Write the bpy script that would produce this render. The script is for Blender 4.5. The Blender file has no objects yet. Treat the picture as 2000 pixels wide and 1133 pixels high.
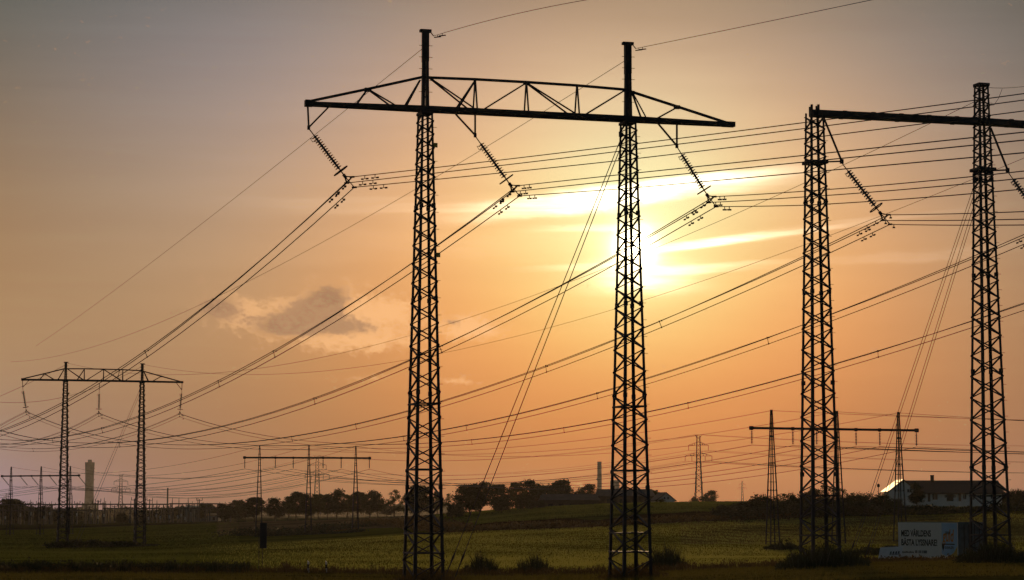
import bpy, math, random
import numpy as np
from mathutils import Vector, Matrix
R = math.radians
rng = np.random.default_rng(11)
random.seed(11)
sc = bpy.context.scene
col = sc.collection

# ------------------------------------------------------------------ camera
F = 4500.0                      # focal length in photo pixels (2000 px wide)
EYE = 4.2                       # camera height, metres
PITCH = math.atan((1000 - 566.5) / F)
CP, SP = math.cos(PITCH), math.sin(PITCH)
cam = bpy.data.cameras.new('camera'); cam_o = bpy.data.objects.new('camera', cam); col.objects.link(cam_o)
cam.sensor_width = 36; cam.lens = 36 * F / 2000; cam.clip_start = 0.5; cam.clip_end = 30000
cam_o.location = (0, 0, EYE); cam_o.rotation_euler = (math.pi / 2 + PITCH, 0, 0)
sc.camera = cam_o
SUN_AZ, SUN_EL = R(3.07), R(6.56)

# ------------------------------------------------------------------ colour / exposure
sc.view_settings.view_transform = 'Standard'; sc.view_settings.look = 'None'
sc.view_settings.gamma = 1.0; sc.view_settings.use_curve_mapping = False
sc.view_settings.exposure = -2.0
sc.cycles.volume_bounces = 0; sc.cycles.max_bounces = 6; sc.cycles.use_denoising = True
sc.cycles.diffuse_bounces = 2

# ------------------------------------------------------------------ sun lamp
sl = bpy.data.lights.new('sun', 'SUN'); so = bpy.data.objects.new('sun', sl); col.objects.link(so)
sl.energy = 4.0; sl.angle = R(0.53); sl.color = (1.0, 0.62, 0.30)
sd = Vector((math.sin(SUN_AZ) * math.cos(SUN_EL), math.cos(SUN_AZ) * math.cos(SUN_EL), math.sin(SUN_EL)))
so.rotation_euler = sd.to_track_quat('Z', 'Y').to_euler()
so.location = sd * 100

# ------------------------------------------------------------------ node expression helper
class V:
    """a float socket with arithmetic, so that node graphs read as formulas"""
    def __init__(s, nt, x): s.nt, s.x = nt, x
    def _m(s, op, *o):
        n = s.nt.nodes.new('ShaderNodeMath'); n.operation = op
        for i, a in enumerate((s,) + o):
            if isinstance(a, V) and not isinstance(a.x, (int, float)): s.nt.links.new(a.x, n.inputs[i])
            else: n.inputs[i].default_value = float(a.x if isinstance(a, V) else a)
        return V(s.nt, n.outputs[0])
    def __add__(s, o): return s._m('ADD', o)
    __radd__ = __add__
    def __mul__(s, o): return s._m('MULTIPLY', o)
    __rmul__ = __mul__
    def __sub__(s, o): return s._m('SUBTRACT', o)
    def __rsub__(s, o): return V(s.nt, o)._m('SUBTRACT', s)
    def __truediv__(s, o): return s._m('DIVIDE', o)
    def exp(s): return s._m('EXPONENT')
    def min(s, o): return s._m('MINIMUM', o)
    def max(s, o): return s._m('MAXIMUM', o)
    def sq(s): return s._m('MULTIPLY', s)
    def step(s, a, b):                       # smoothstep
        n = s.nt.nodes.new('ShaderNodeMapRange'); n.interpolation_type = 'SMOOTHSTEP'
        s.nt.links.new(s.x, n.inputs['Value']); n.inputs['From Min'].default_value = a; n.inputs['From Max'].default_value = b
        return V(s.nt, n.outputs['Result'])

# ------------------------------------------------------------------ world: sky texture + dusty dusk air + clouds
def azel(px, py):
    r = (px - 1000) / F; u = (566.5 - py) / F
    x, y, z = r, CP - SP * u, SP + CP * u
    return math.degrees(math.atan2(x, y)), math.degrees(math.atan2(z, math.hypot(x, y)))
world = bpy.data.worlds.new('World'); sc.world = world; world.use_nodes = True
nt = world.node_tree; bg = nt.nodes['Background']; bg.inputs[1].default_value = 0.05
sky = nt.nodes.new('ShaderNodeTexSky'); sky.sky_type = 'NISHITA'; sky.sun_disc = False
sky.sun_elevation = SUN_EL; sky.sun_rotation = SUN_AZ; sky.air_density = 1.0; sky.dust_density = 3.0; sky.ozone_density = 1.0
tc = nt.nodes.new('ShaderNodeTexCoord'); sx = nt.nodes.new('ShaderNodeSeparateXYZ'); nt.links.new(tc.outputs['Generated'], sx.inputs[0])
dx, dy, dz = (V(nt, sx.outputs[i]) for i in range(3))
az = dx._m('ARCTAN2', dy) * (180 / math.pi)
el = dz.min(0.9999).max(-0.9999)._m('ARCSINE') * (180 / math.pi)
def noise2(sxx, syy, scale, detail=6, rough=0.55, seed=0.0, warp=0.0):
    c = nt.nodes.new('ShaderNodeCombineXYZ')
    nt.links.new((az * sxx).x, c.inputs[0]); nt.links.new((el * syy).x, c.inputs[1]); c.inputs[2].default_value = seed
    n = nt.nodes.new('ShaderNodeTexNoise'); n.inputs['Scale'].default_value = scale; n.inputs['Detail'].default_value = detail
    n.inputs['Roughness'].default_value = rough; n.inputs['Distortion'].default_value = warp
    nt.links.new(c.outputs[0], n.inputs['Vector']); return V(nt, n.outputs[0])
e = el.max(0.6).min(13.5) / 10; q = ((az - 3.07).max(-19).min(15)) / 10
sdist2 = (az - 3.07).sq() + (el - 6.56).sq()
glow = (sdist2 * (-1 / 18.0)).exp()
glow2 = (sdist2 * (-1 / 60.0)).exp()
WFIT = [[-0.8232, 3.3673, -2.6755, 0.1885, 0.1117, 0.0876, -0.6625, -0.4497, -0.2953, 1.3638, -0.1326, 0.0752],
        [-1.976, 5.5496, -3.5259, 0.1415, 0.0444, 0.4103, -2.0007, 0.888, -0.1716, 0.0301, -0.1481, 0.9458],
        [-1.8882, 3.4247, 1.7636, -2.4913, 0.1919, 0.664, -3.4376, 1.6976, -0.2563, -1.8535, -0.2005, 1.7491]]
veil = noise2(0.06, 0.55, 2.2, 5, 0.5, 3.0, 0.6) - 0.5          # long faint cirrus veils
veil2 = noise2(0.10, 1.3, 2.0, 4, 0.55, 9.0, 0.3) - 0.5
front = 1 - (el.step(14, 34))
side = 1 - (az._m('ABSOLUTE')).step(25, 80)
layer = []
for k in range(3):
    w = WFIT[k]
    L = (e * w[1] + e.sq() * w[2] + e.sq() * e * w[3] + q * w[4] + q.sq() * w[5] + q.sq() * e * w[6] + glow * w[7] + q * e * w[8] + glow2 * w[9] + q.sq() * q * w[10] + q.sq() * e.sq() * w[11] + w[0]
         + veil * (0.16, 0.19, 0.17)[k] * (el.step(-1, 5)) + veil2 * (0.10, 0.13, 0.12)[k]).exp()
    layer.append(L * (front * side * 0.93 + 0.07))
# cirrus streaks that catch the sun
def px2(dxp): return dxp / 78.54
def streak(cx, cy, slope, ln, th, amp, wob=1.0, seed=0.0):
    a0, e0 = azel(cx, cy)
    n = noise2(0.35, 0.9, 1.3, 5, 0.6, seed) - 0.5
    u = (az - a0); v = (el - e0) - u * slope + n * (th / 78.54 * 1.6 * wob)
    body = ((u / px2(ln)).sq() * -1 - (v / px2(th)).sq() * (v / px2(th)).sq() * 1.3).exp()
    fib = noise2(0.25, 3.2, 2.0, 4, 0.6, seed + 5.0).step(0.25, 0.75) * 0.7 + 0.5
    return body * fib * amp
sm = (streak(1215, 381, 0.115, 200, 22, 9.0, 1.0, 1.0) + streak(1340, 357, 0.10, 150, 12, 5.0, 1.0, 7.0) + streak(950, 404, 0.03, 240, 10, 0.75, 1.2, 2.0)
      + streak(1385, 474, 0.115, 95, 8.5, 7.0, 0.5, 3.0) + streak(1540, 455, 0.11, 120, 5, 1.7, 0.6, 3.0)
      + streak(1175, 444, 0.03, 90, 8, 2.2, 1.0, 4.0) + streak(1330, 527, 0.02, 110, 9, 2.4, 1.4, 5.0)
      + streak(1255, 540, 0.0, 85, 34, 4.0, 1.0, 6.0) + streak(1140, 521, 0.03, 90, 7, 1.0, 1.0, 8.0)
      + streak(1780, 500, 0.06, 220, 12, 0.32, 2.0, 9.0) + streak(1700, 430, 0.08, 170, 6, 0.4, 1.0, 10.0)
      + streak(960, 480, 0.02, 300, 26, 0.16, 2.0, 11.0) + streak(700, 395, 0.02, 260, 12, 0.22, 1.6, 12.0) + streak(1450, 515, 0.05, 90, 5, 0.6, 1.5, 13.0))
halo = (sdist2 * (-1 / 0.36)).exp() * 7.0 + (sdist2 * (-1 / 2.0)).exp() * 1.0 + (sdist2 * (-1 / 0.09)).exp() * 60
# small cumulus bank left of the middle
def blob(cx, cy, rx, ry):
    a0, e0 = azel(cx, cy)
    return (((az - a0) / px2(rx)).sq() * -1 - ((el - e0) / px2(ry)).sq()).exp()
cn = noise2(1.0, 1.5, 2.3, 9, 0.60, 21.0, 0.5)
cnf = noise2(1.0, 1.4, 6.0, 6, 0.62, 27.0, 0.3)
dark = (blob(620, 606, 60, 32) + blob(644, 582, 36, 30) * 0.9 + blob(545, 630, 60, 24) + blob(690, 640, 62, 20) * 0.75 + blob(590, 645, 70, 14) * 0.6 + blob(430, 603, 46, 25) * 1.15
        + blob(345, 608, 24, 9) * 0.5 + blob(884, 630, 20, 11) * 0.62)
pale = (blob(645, 600, 110, 56) + blob(735, 640, 115, 44) * 0.85 + blob(545, 632, 95, 40) * 0.8 + blob(445, 604, 72, 36)
        + blob(770, 606, 60, 24) * 0.8 + blob(700, 672, 130, 20) * 0.7 + blob(922, 640, 66, 26) * 1.5 + blob(900, 744, 52, 8) * 0.85
        + blob(710, 735, 90, 12) * 0.55 + blob(1125, 948, 22, 12) * 0.7)
pal = (pale * 1.2 + (cn - 0.5) * 2.4 + (cnf - 0.5) * 2.2).step(0.42, 1.75)
drk = (dark * 1.65 + (cn - 0.5) * 2.6 + (cnf - 0.5) * 2.6).step(0.46, 1.6)
RIM, CORE = (4.1, 2.2, 0.95), (1.15, 0.64, 0.38)
core_tex = cnf * 0.7 + cn * 0.5 + 0.42
skysep = nt.nodes.new('ShaderNodeSeparateColor'); nt.links.new(sky.outputs[0], skysep.inputs[0])
comb = nt.nodes.new('ShaderNodeCombineColor')
# up and behind, Nishita sky boosted as added fill takes over from the dusty layer
nish = (1 - front * side) * 2.8 + 0.2
for k in range(3):
    c = V(nt, skysep.outputs[k]) * nish + layer[k] * 20
    c = c + (sm * (1.0, 0.86, 0.62)[k] + halo * (1.0, 0.80, 0.50)[k]) * 20
    c = c * (1 - pal * 0.68) + pal * (0.68 * 20 * RIM[k])
    c = c * (1 - drk * 0.74) + drk * core_tex * (0.74 * 20 * CORE[k])
    nt.links.new(c.x, comb.inputs[k])
nt.links.new(comb.outputs[0], bg.inputs[0])

# ------------------------------------------------------------------ geometry helpers
def ray(px, py):
    r = (px - 1000) / F; u = (566.5 - py) / F
    return Vector((r, CP - SP * u, SP + CP * u))
def P(px, py, Y):
    """point at distance Y along the photo's line of sight through a pixel"""
    d = ray(px, py); return Vector((0, 0, EYE)) + d * (Y / d.y)
def project(v):
    y = CP * v[1] + SP * (v[2] - EYE); u = -SP * v[1] + CP * (v[2] - EYE)
    return 1000 + F * v[0] / y, 566.5 - F * u / y
class MB:
    def __init__(s): s.v, s.f = [], []
    def hexa(s, c):
        n = len(s.v); s.v += [tuple(x) for x in c]
        for q_ in ((0, 3, 2, 1), (4, 5, 6, 7), (0, 1, 5, 4), (1, 2, 6, 5), (2, 3, 7, 6), (3, 0, 4, 7)): s.f.append(tuple(n + i for i in q_))
    def box(s, x0, x1, y0, y1, z0, z1):
        s.hexa([(x0, y0, z0), (x1, y0, z0), (x1, y1, z0), (x0, y1, z0), (x0, y0, z1), (x1, y0, z1), (x1, y1, z1), (x0, y1, z1)]); return s
    def beam(s, p, q_, w, h=None, up=(0, 0, 1), w2=None, h2=None):
        p, q_ = Vector(p), Vector(q_); h = w if h is None else h; d = (q_ - p)
        if d.length < 1e-6: return s
        d.normalize(); up = Vector(up)
        if abs(d.dot(up)) > 0.98: up = Vector((1, 0, 0)) if abs(d.x) < 0.9 else Vector((0, 1, 0))
        a = d.cross(up).normalized(); b = d.cross(a).normalized()
        w2 = w if w2 is None else w2; h2 = h if h2 is None else h2
        s.hexa([p - a * w / 2 - b * h / 2, p + a * w / 2 - b * h / 2, p + a * w / 2 + b * h / 2, p - a * w / 2 + b * h / 2,
                q_ - a * w2 / 2 - b * h2 / 2, q_ + a * w2 / 2 - b * h2 / 2, q_ + a * w2 / 2 + b * h2 / 2, q_ - a * w2 / 2 + b * h2 / 2]); return s
    def tube(s, pts, r, n=5, cap=True):
        pts = [Vector(p) for p in pts]; base = len(s.v); m = len(pts)
        rr = r if isinstance(r, (list, tuple)) else [r] * m
        for i, p in enumerate(pts):
            d = (pts[min(i + 1, m - 1)] - pts[max(i - 1, 0)]).normalized()
            up = Vector((0, 0, 1)) if abs(d.z) < 0.95 else Vector((1, 0, 0))
            a = d.cross(up).normalized(); b = a.cross(d)
            for k in range(n):
                t = 2 * math.pi * k / n; s.v.append(tuple(p + (a * math.cos(t) + b * math.sin(t)) * rr[i]))
        for i in range(m - 1):
            for k in range(n):
                s.f.append((base + i * n + k, base + i * n + (k + 1) % n, base + (i + 1) * n + (k + 1) % n, base + (i + 1) * n + k))
        if cap:
            s.f.append(tuple(base + k for k in range(n))[::-1]); s.f.append(tuple(base + (m - 1) * n + k for k in range(n)))
        return s
    def poly(s, pts):
        n = len(s.v); s.v += [tuple(p) for p in pts]; s.f.append(tuple(range(n, n + len(pts)))); return s
    def prism(s, pts, d):
        """closed solid: polygon pts extruded by vector d"""
        n = len(s.v); m = len(pts); d = Vector(d); pts = [Vector(p) for p in pts]
        s.v += [tuple(p) for p in pts] + [tuple(p + d) for p in pts]
        s.f.append(tuple(range(n, n + m))); s.f.append(tuple(range(n + 2 * m - 1, n + m - 1, -1)))
        for i in range(m): j = (i + 1) % m; s.f.append((n + i, n + m + i, n + m + j, n + j))
        return s
    def torus(s, c, axis, R_, r, n=20, m=5):
        axis = Vector(axis).normalized(); up = Vector((0, 0, 1)) if abs(axis.z) < 0.9 else Vector((1, 0, 0))
        a = axis.cross(up).normalized(); b = axis.cross(a); base = len(s.v); c = Vector(c)
        for i in range(n):
            t = 2 * math.pi * i / n; d = a * math.cos(t) + b * math.sin(t)
            for k in range(m):
                u = 2 * math.pi * k / m; s.v.append(tuple(c + d * (R_ + r * math.cos(u)) + axis * r * math.sin(u)))
        for i in range(n):
            for k in range(m):
                s.f.append((base + i * m + k, base + ((i + 1) % n) * m + k, base + ((i + 1) % n) * m + (k + 1) % m, base + i * m + (k + 1) % m))
        return s
    def build(s, name, mat, parent=None, smooth=False, loc=None):
        me = bpy.data.meshes.new(name); me.from_pydata(s.v, [], s.f); me.update()
        if smooth: me.polygons.foreach_set('use_smooth', [True] * len(me.polygons))
        me.materials.append(mat); o = bpy.data.objects.new(name, me); col.objects.link(o)
        if parent is not None: o.parent = parent
        if loc is not None: o.location = loc
        return o
def tag(o, label=None, cat=None, group=None, kind=None):
    if label: o['label'] = label
    if cat: o['category'] = cat
    if group: o['group'] = group
    if kind: o['kind'] = kind
    return o
def thing(name, label, cat, loc=(0, 0, 0), rz=0.0, group=None):
    o = bpy.data.objects.new(name, None); col.objects.link(o); o.location = loc; o.rotation_euler = (0, 0, rz); o.empty_display_size = 0.5
    return tag(o, label, cat, group)
def copy_tree(o, parent=None):
    c = o.copy(); col.objects.link(c)
    if parent is not None: c.parent = parent
    for ch in list(o.children): copy_tree(ch, c)
    return c

def inflate(o, d, seen):
    """thicker members for a thing, on mesh copies of its own"""
    for ch in o.children:
        if ch.data.name not in seen:
            me = ch.data.copy(); seen[ch.data.name] = me; nrm = [v.normal.copy() for v in me.vertices]
            for v, n_ in zip(me.vertices, nrm): v.co += n_ * d
        ch.data = seen[ch.data.name]; inflate(ch, d, seen)
# ------------------------------------------------------------------ materials
def material(name, base, rough=0.8, metallic=0.0, var=0.25, scale=4.0, bump=0.0, spec=0.3, coord='Object', stretch=(1, 1, 1), base2=None):
    m = bpy.data.materials.new(name); m.use_nodes = True; n = m.node_tree; b = n.nodes['Principled BSDF']
    t = n.nodes.new('ShaderNodeTexCoord'); mp = n.nodes.new('ShaderNodeMapping'); mp.inputs['Scale'].default_value = stretch
    n.links.new(t.outputs[coord], mp.inputs[0])
    no = n.nodes.new('ShaderNodeTexNoise'); no.inputs['Scale'].default_value = scale; no.inputs['Detail'].default_value = 6
    n.links.new(mp.outputs[0], no.inputs['Vector'])
    r = n.nodes.new('ShaderNodeValToRGB'); r.color_ramp.elements[0].position = 0.3; r.color_ramp.elements[1].position = 0.7
    b2 = base2 or tuple(min(1, c * (1 + var)) for c in base)
    r.color_ramp.elements[0].color = (*[c * (1 - var) for c in base], 1); r.color_ramp.elements[1].color = (*b2, 1)
    n.links.new(no.outputs[0], r.inputs[0]); n.links.new(r.outputs[0], b.inputs['Base Color'])
    b.inputs['Roughness'].default_value = rough; b.inputs['Metallic'].default_value = metallic; b.inputs['Specular IOR Level'].default_value = spec
    if bump:
        bp = n.nodes.new('ShaderNodeBump'); bp.inputs['Strength'].default_value = bump; n.links.new(no.outputs[0], bp.inputs['Height']); n.links.new(bp.outputs[0], b.inputs['Normal'])
    return m
def leafy_material(name, base, trans, var=.45, scale=.6, tcol=None):
    m = material(name, base, .6, 0, var, scale, spec=.2, stretch=(.35, 1, 1)); n = m.node_tree; b = n.nodes['Principled BSDF']
    t = n.nodes.new('ShaderNodeBsdfTranslucent'); t.inputs[0].default_value = (*(tcol or base), 1)
    mx = n.nodes.new('ShaderNodeMixShader'); mx.inputs[0].default_value = trans
    n.links.new(b.outputs[0], mx.inputs[1]); n.links.new(t.outputs[0], mx.inputs[2]); n.links.new(mx.outputs[0], n.nodes['Material Output'].inputs['Surface']); return m
M = {}
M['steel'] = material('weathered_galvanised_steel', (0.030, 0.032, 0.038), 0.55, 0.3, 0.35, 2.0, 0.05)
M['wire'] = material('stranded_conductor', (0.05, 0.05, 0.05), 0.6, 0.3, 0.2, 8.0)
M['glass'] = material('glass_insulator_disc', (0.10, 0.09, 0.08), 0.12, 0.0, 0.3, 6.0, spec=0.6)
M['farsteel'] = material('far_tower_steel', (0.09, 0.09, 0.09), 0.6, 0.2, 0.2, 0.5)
M['concrete'] = material('tower_concrete', (0.26, 0.25, 0.24), 0.85, 0, 0.2, 0.15)
M['leaf'] = leafy_material('foliage', (0.045, 0.055, 0.02), .3, tcol=(.07, .075, .02))
M['leaf_dark'] = leafy_material('dark_foliage', (0.036, 0.04, 0.018), .2, scale=.8)
M['dry'] = leafy_material('dry_weeds', (0.06, 0.045, 0.022), .35, scale=1.5, tcol=(.12, .08, .03))
M['verge'] = leafy_material('verge_grass_blades', (0.085, 0.072, 0.018), .5, .5, .4, (.17, .145, .03))
M['crop'] = leafy_material('crop_blades', (0.15, 0.165, 0.035), .72, .3, .09, (.37, .365, .085))
M['crop_green_dim'] = leafy_material('dimmed_green_crop_blades', (0.055, 0.072, 0.016), .65, .4, .07, (.125, .145, .03))  # greener crop, darkened in its colour for weaker light away from the sun
M['bark'] = material('bark', (0.06, 0.045, 0.03), 0.9, 0, 0.4, 3.0, 0.3, stretch=(1, 1, 0.25))
M['whitewall'] = material('white_rendered_wall', (0.72, 0.71, 0.70), 0.85, 0, 0.06, 1.5)
M['roof'] = material('brown_tiled_roof', (0.09, 0.055, 0.04), 0.7, 0, 0.3, 5.0, 0.3, stretch=(0.4, 3, 3))
M['metalroof'] = material('glossy_metal_roof', (0.30, 0.18, 0.06), 0.48, 0.9, 0.1, 1.0)
M['barnroof'] = material('barn_roof', (0.06, 0.045, 0.036), 0.75, 0, 0.3, 1.0)
M['window'] = material('window_glass', (0.03, 0.035, 0.04), 0.15, 0, 0.2, 1.0, spec=0.6)
M['darkpaint'] = material('dark_painted_wood', (0.05, 0.045, 0.04), 0.7)
M['container'] = material('blue_grey_container_paint', (0.10, 0.125, 0.15), 0.55, 0, 0.3, 2.5, spec=0.4)
M['banner'] = material('white_banner_vinyl', (0.80, 0.78, 0.76), 0.6, 0, 0.05, 1.0)
M['bannerblue'] = material('pale_blue_banner_vinyl', (0.42, 0.60, 0.82), 0.6, 0, 0.05, 1.0)
M['bannergold'] = material('ochre_banner_vinyl', (0.62, 0.42, 0.10), 0.6, 0, 0.1, 1.0)
M['ink'] = material('black_print', (0.03, 0.03, 0.035), 0.6, 0, 0.1, 1.0)
M['orange'] = material('orange_print', (0.62, 0.27, 0.06), 0.6, 0, 0.2, 3.0)
M['signwhite'] = material('white_sign_board', (0.72, 0.72, 0.74), 0.5, 0, 0.08, 2.0)
M['blackpanel'] = material('black_sign_panel', (0.02, 0.022, 0.028), 0.4, 0, 0.2, 2.0)
M['whitepost'] = material('white_post_plastic', (0.45, 0.45, 0.45), 0.5, 0, 0.05, 2.0)
M['plateyellow'] = material('yellow_warning_plate', (0.45, 0.32, 0.05), 0.5, 0, 0.1, 2.0)
M['porcelain'] = material('pale_porcelain', (0.65, 0.62, 0.58), 0.3, 0, 0.08, 2.0)

# ------------------------------------------------------------------ terrain
CTRL = [  # (photo column, distance, ground height)
 (-2600, 40, 1.4), (1000, 40, 1.5), (4600, 40, 1.6), (0, 85, 1.3), (1000, 85, 1.3), (2000, 85, 1.7),
 (0, 115, .9), (500, 115, .85), (1000, 115, .75), (1400, 115, 1.1), (1700, 112, 1.55), (2000, 112, 1.55),
 (0, 138, .62), (500, 138, .58), (826, 133, .45), (1230, 135, .45), (1450, 135, .9), (1602, 130, 1.42), (1934, 131, 1.42), (2300, 131, 1.4),
 (0, 165, .3), (500, 165, .3), (1000, 152, .3), (1000, 170, .1), (1300, 152, .55), (1500, 165, .7), (1800, 163, .72), (2050, 165, .85),
 (0, 250, -.3), (500, 250, -.1), (1000, 250, 0), (1300, 250, .0), (1511, 250, -.24), (1640, 250, -.1), (1759, 252, 0), (2000, 250, .4),
 (0, 341, -1.05), (160, 341, -1.1), (300, 341, -1.1), (600, 330, -.4), (860, 310, .7), (1000, 300, 1.1), (1000, 335, 2.2), (1250, 335, 2.4), (1500, 310, 2.9), (1500, 335, 3.3), (1700, 330, 3.1),
 (1800, 340, 3.9), (1800, 378, 6.0), (2000, 378, 5.4), (1950, 335, 3.9), (2200, 378, 5.5), (1640, 378, 5.2), (1800, 430, 6.6),
 (0, 418, -1.0), (300, 418, -.8), (508, 395, .5), (601, 395, .05), (692, 395, .3), (850, 400, 2.6), (1000, 450, 5.3), (1150, 450, 5.9), (1300, 450, 6.4), (1500, 450, 6.5),
 (0, 513, -.95), (160, 513, -.95), (350, 520, -.6), (500, 560, 2.0), (700, 560, 2.1), (850, 560, 3.6), (1000, 560, 5.4), (1300, 560, 6.2), (1500, 560, 6.0), (2000, 560, 5.5),
 (500, 640, 2.1), (750, 640, 2.1), (400, 640, 1.0), (0, 760, -.1), (400, 760, 0), (600, 800, 1.6), (1000, 800, 3.5), (1300, 800, 4.0), (2000, 800, 4.0),
 (-2600, 300, 0), (4600, 300, 1.5), (-2600, 1500, -2), (0, 1500, -1.5), (1000, 1500, -1), (2000, 1500, 0), (4600, 1500, 0), (0, 5000, -3), (1000, 5000, -3), (2000, 5000, -3), (-2600, 5000, -3), (4600, 5000, -3), (1000, 9000, -3)]
_c = np.array(CTRL); _cu = _c[:, 0] / 260.0; _cv = np.log(_c[:, 1]) * 5.5; _cz = _c[:, 2]
def gz(x, y):
    x = np.atleast_1d(np.asarray(x, float)); y = np.atleast_1d(np.asarray(y, float)); sh = x.shape; x = x.ravel(); y = y.ravel()
    yy = np.maximum(y, 30); u = np.clip(1000 + F * x / yy, -2600, 4600) / 260.0; v = np.log(yy) * 5.5
    out = np.empty_like(x)
    for i in range(0, len(x), 20000):
        s_ = slice(i, i + 20000)
        d2 = (u[s_, None] - _cu) ** 2 + (v[s_, None] - _cv) ** 2
        w = np.exp(-d2 / 0.9) + 0.02 / (d2 + 0.3) ** 2
        out[s_] = (w * _cz).sum(1) / w.sum(1)
    return out.reshape(sh)
def G(px, Y):
    """ground point in photo column px at distance Y"""
    x = (px - 1000) / F * Y * 1.0; z = float(gz(x, Y)[0])
    for _ in range(4):
        dd = Y * CP + SP * (z - EYE); x = (px - 1000) / F * dd; z = float(gz(x, Y)[0])
    return Vector((x, Y, z))

def ground_mesh():
    # front fan (fine), then a coarse ring all round; one sheet
    ang_f = np.radians(np.linspace(-17, 17, 341)); ang_b = np.radians(np.concatenate([np.linspace(20, 180, 24), np.linspace(-180, -20, 24)[1:]]))
    ang = np.concatenate([ang_f, ang_b]); ang = ang[np.argsort(ang)]
    rad = np.concatenate([[2, 10, 25, 45, 60], np.geomspace(75, 800, 330), np.geomspace(840, 7000, 24)])
    A, D = np.meshgrid(ang, rad); X = np.sin(A) * D; Y = np.cos(A) * D
    Z = gz(X, Y)
    # gentle unevenness of real fields
    Z = Z + 0.05 * np.sin(X * 0.21 + 1.3 * np.sin(Y * 0.05)) * np.sin(Y * 0.13 + X * 0.04) * np.clip((D - 60) / 60, 0, 1) * np.clip((900 - D) / 300, 0, 1)
    na, nr = len(ang), len(rad)
    verts = np.stack([X, Y, Z], -1).reshape(-1, 3)
    i = np.arange(nr - 1)[:, None] * na; j = np.arange(na)[None, :]; j2 = (j + 1) % na
    faces = np.stack([i + j, i + j2, i + na + j2, i + na + j], -1).reshape(-1, 4)
    me = bpy.data.meshes.new('ground'); me.vertices.add(len(verts)); me.vertices.foreach_set('co', verts.ravel())
    me.loops.add(faces.size); me.loops.foreach_set('vertex_index', faces.ravel().astype(np.int32)); me.polygons.add(len(faces))
    me.polygons.foreach_set('loop_start', np.arange(len(faces), dtype=np.int32) * 4); me.polygons.foreach_set('loop_total', np.full(len(faces), 4, dtype=np.int32))
    me.update(calc_edges=True); me.polygons.foreach_set('use_smooth', np.ones(len(faces), dtype=bool))
    # what grows where: photo column / distance zones -> crop colour, plus painted shade
    px = 1000 + F * verts[:, 0] / np.maximum(verts[:, 1], 1); dd = verts[:, 1]
    c = np.tile(np.array([0.12, 0.115, 0.014]), (len(verts), 1))
    def zone(mask, colr): c[mask] = colr
    wob = 6 * np.sin(px * 0.02) + 4 * np.sin(px * 0.047)
    lf = np.clip((900 - px + 60 * np.sin(dd * .05)) / 500, 0, 1)[:, None]; c = c * (1 - lf) + np.array([0.065, 0.072, 0.012]) * lf  # greener towards the left, also darkened in colour for weaker backlight
    zone((dd > 600), (0.05, 0.05, 0.02))
    zone((px > 430) & (px < 905) & (dd > 425 + wob + (px - 430) * -0.05) & (dd < 690), (0.15, 0.105, 0.055))       # stubble
    zone((px > 1330) & (dd > 262) & (dd < 322 + wob * .5), (0.12, 0.10, 0.03))  # right field, grey of shade and haze put into its colour
    zone((px > 840) & (px < 1720) & (dd > 322 + wob) & (dd < 372 + wob), (0.05, 0.032, 0.015))                     # rough strip
    zone((px > 840) & (px < 1720) & (dd > 372 + wob) & (dd < 600), (0.085, 0.09, 0.02))                            # hill field
    zone((px > 1700) & (dd > 340) & (dd < 600), (0.07, 0.09, 0.02))                                             # lawn
    zone((dd < 141 + wob * .4), (0.115, 0.092, 0.022))                                                              # rough verge
    zone((px < 480) & (dd > 143 + wob * .4) & (dd < 152 + wob * .4), (0.03, 0.026, 0.012))
    zone((px < 480) & (dd > 620) & (dd < 632), (0.02, 0.018, 0.012))
    ca = me.color_attributes.new('crop', 'FLOAT_COLOR', 'POINT'); ca.data.foreach_set('color', np.concatenate([c, np.ones((len(c), 1))], 1).ravel())
    m = bpy.data.materials.new('field_ground'); m.use_nodes = True; n = m.node_tree; b = n.nodes['Principled BSDF']
    at = n.nodes.new('ShaderNodeVertexColor'); at.layer_name = 'crop'
    t = n.nodes.new('ShaderNodeTexCoord')
    def nz(scale, stretch, det=6, rough=.6):
        mp = n.nodes.new('ShaderNodeMapping'); mp.inputs['Scale'].default_value = stretch; mp.inputs['Rotation'].default_value = (0, 0, 0.16); n.links.new(t.outputs['Object'], mp.inputs[0])
        no = n.nodes.new('ShaderNodeTexNoise'); no.inputs['Scale'].default_value = scale; no.inputs['Detail'].default_value = det; no.inputs['Roughness'].default_value = rough
        n.links.new(mp.outputs[0], no.inputs['Vector']); return V(n, no.outputs[0])
    a = nz(0.05, (0.35, 1.0, 1)); bb = nz(0.6, (0.25, 1.0, 1), 8, .65); cc = nz(3.5, (1, .5, 1), 6, .7); rows = nz(0.16, (0.08, 1.6, 1), 3, .5)
    f = a.step(.3, .7) * 0.55 + bb.step(.3, .7) * 0.6 + cc.step(.25, .75) * 0.35 + rows.step(.35, .65) * 0.5 - 0.02
    mix = n.nodes.new('ShaderNodeVectorMath'); mix.operation = 'SCALE'; n.links.new(at.outputs[0], mix.inputs[0]); n.links.new(f.x, mix.inputs['Scale'])
    n.links.new(mix.outputs[0], b.inputs['Base Color']); b.inputs['Roughness'].default_value = 0.95; b.inputs['Specular IOR Level'].default_value = 0.0
    bp = n.nodes.new('ShaderNodeBump'); bp.inputs['Strength'].default_value = 0.6; bp.inputs['Distance'].default_value = 0.25
    n.links.new((bb * 0.6 + cc * 0.5).x, bp.inputs['Height']); n.links.new(bp.outputs[0], b.inputs['Normal'])
    me.materials.append(m); o = bpy.data.objects.new('ground', me); col.objects.link(o); tag(o, 'dark green and brown farm fields rolling away', None, None, 'structure'); return o
ground_mesh()

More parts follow.
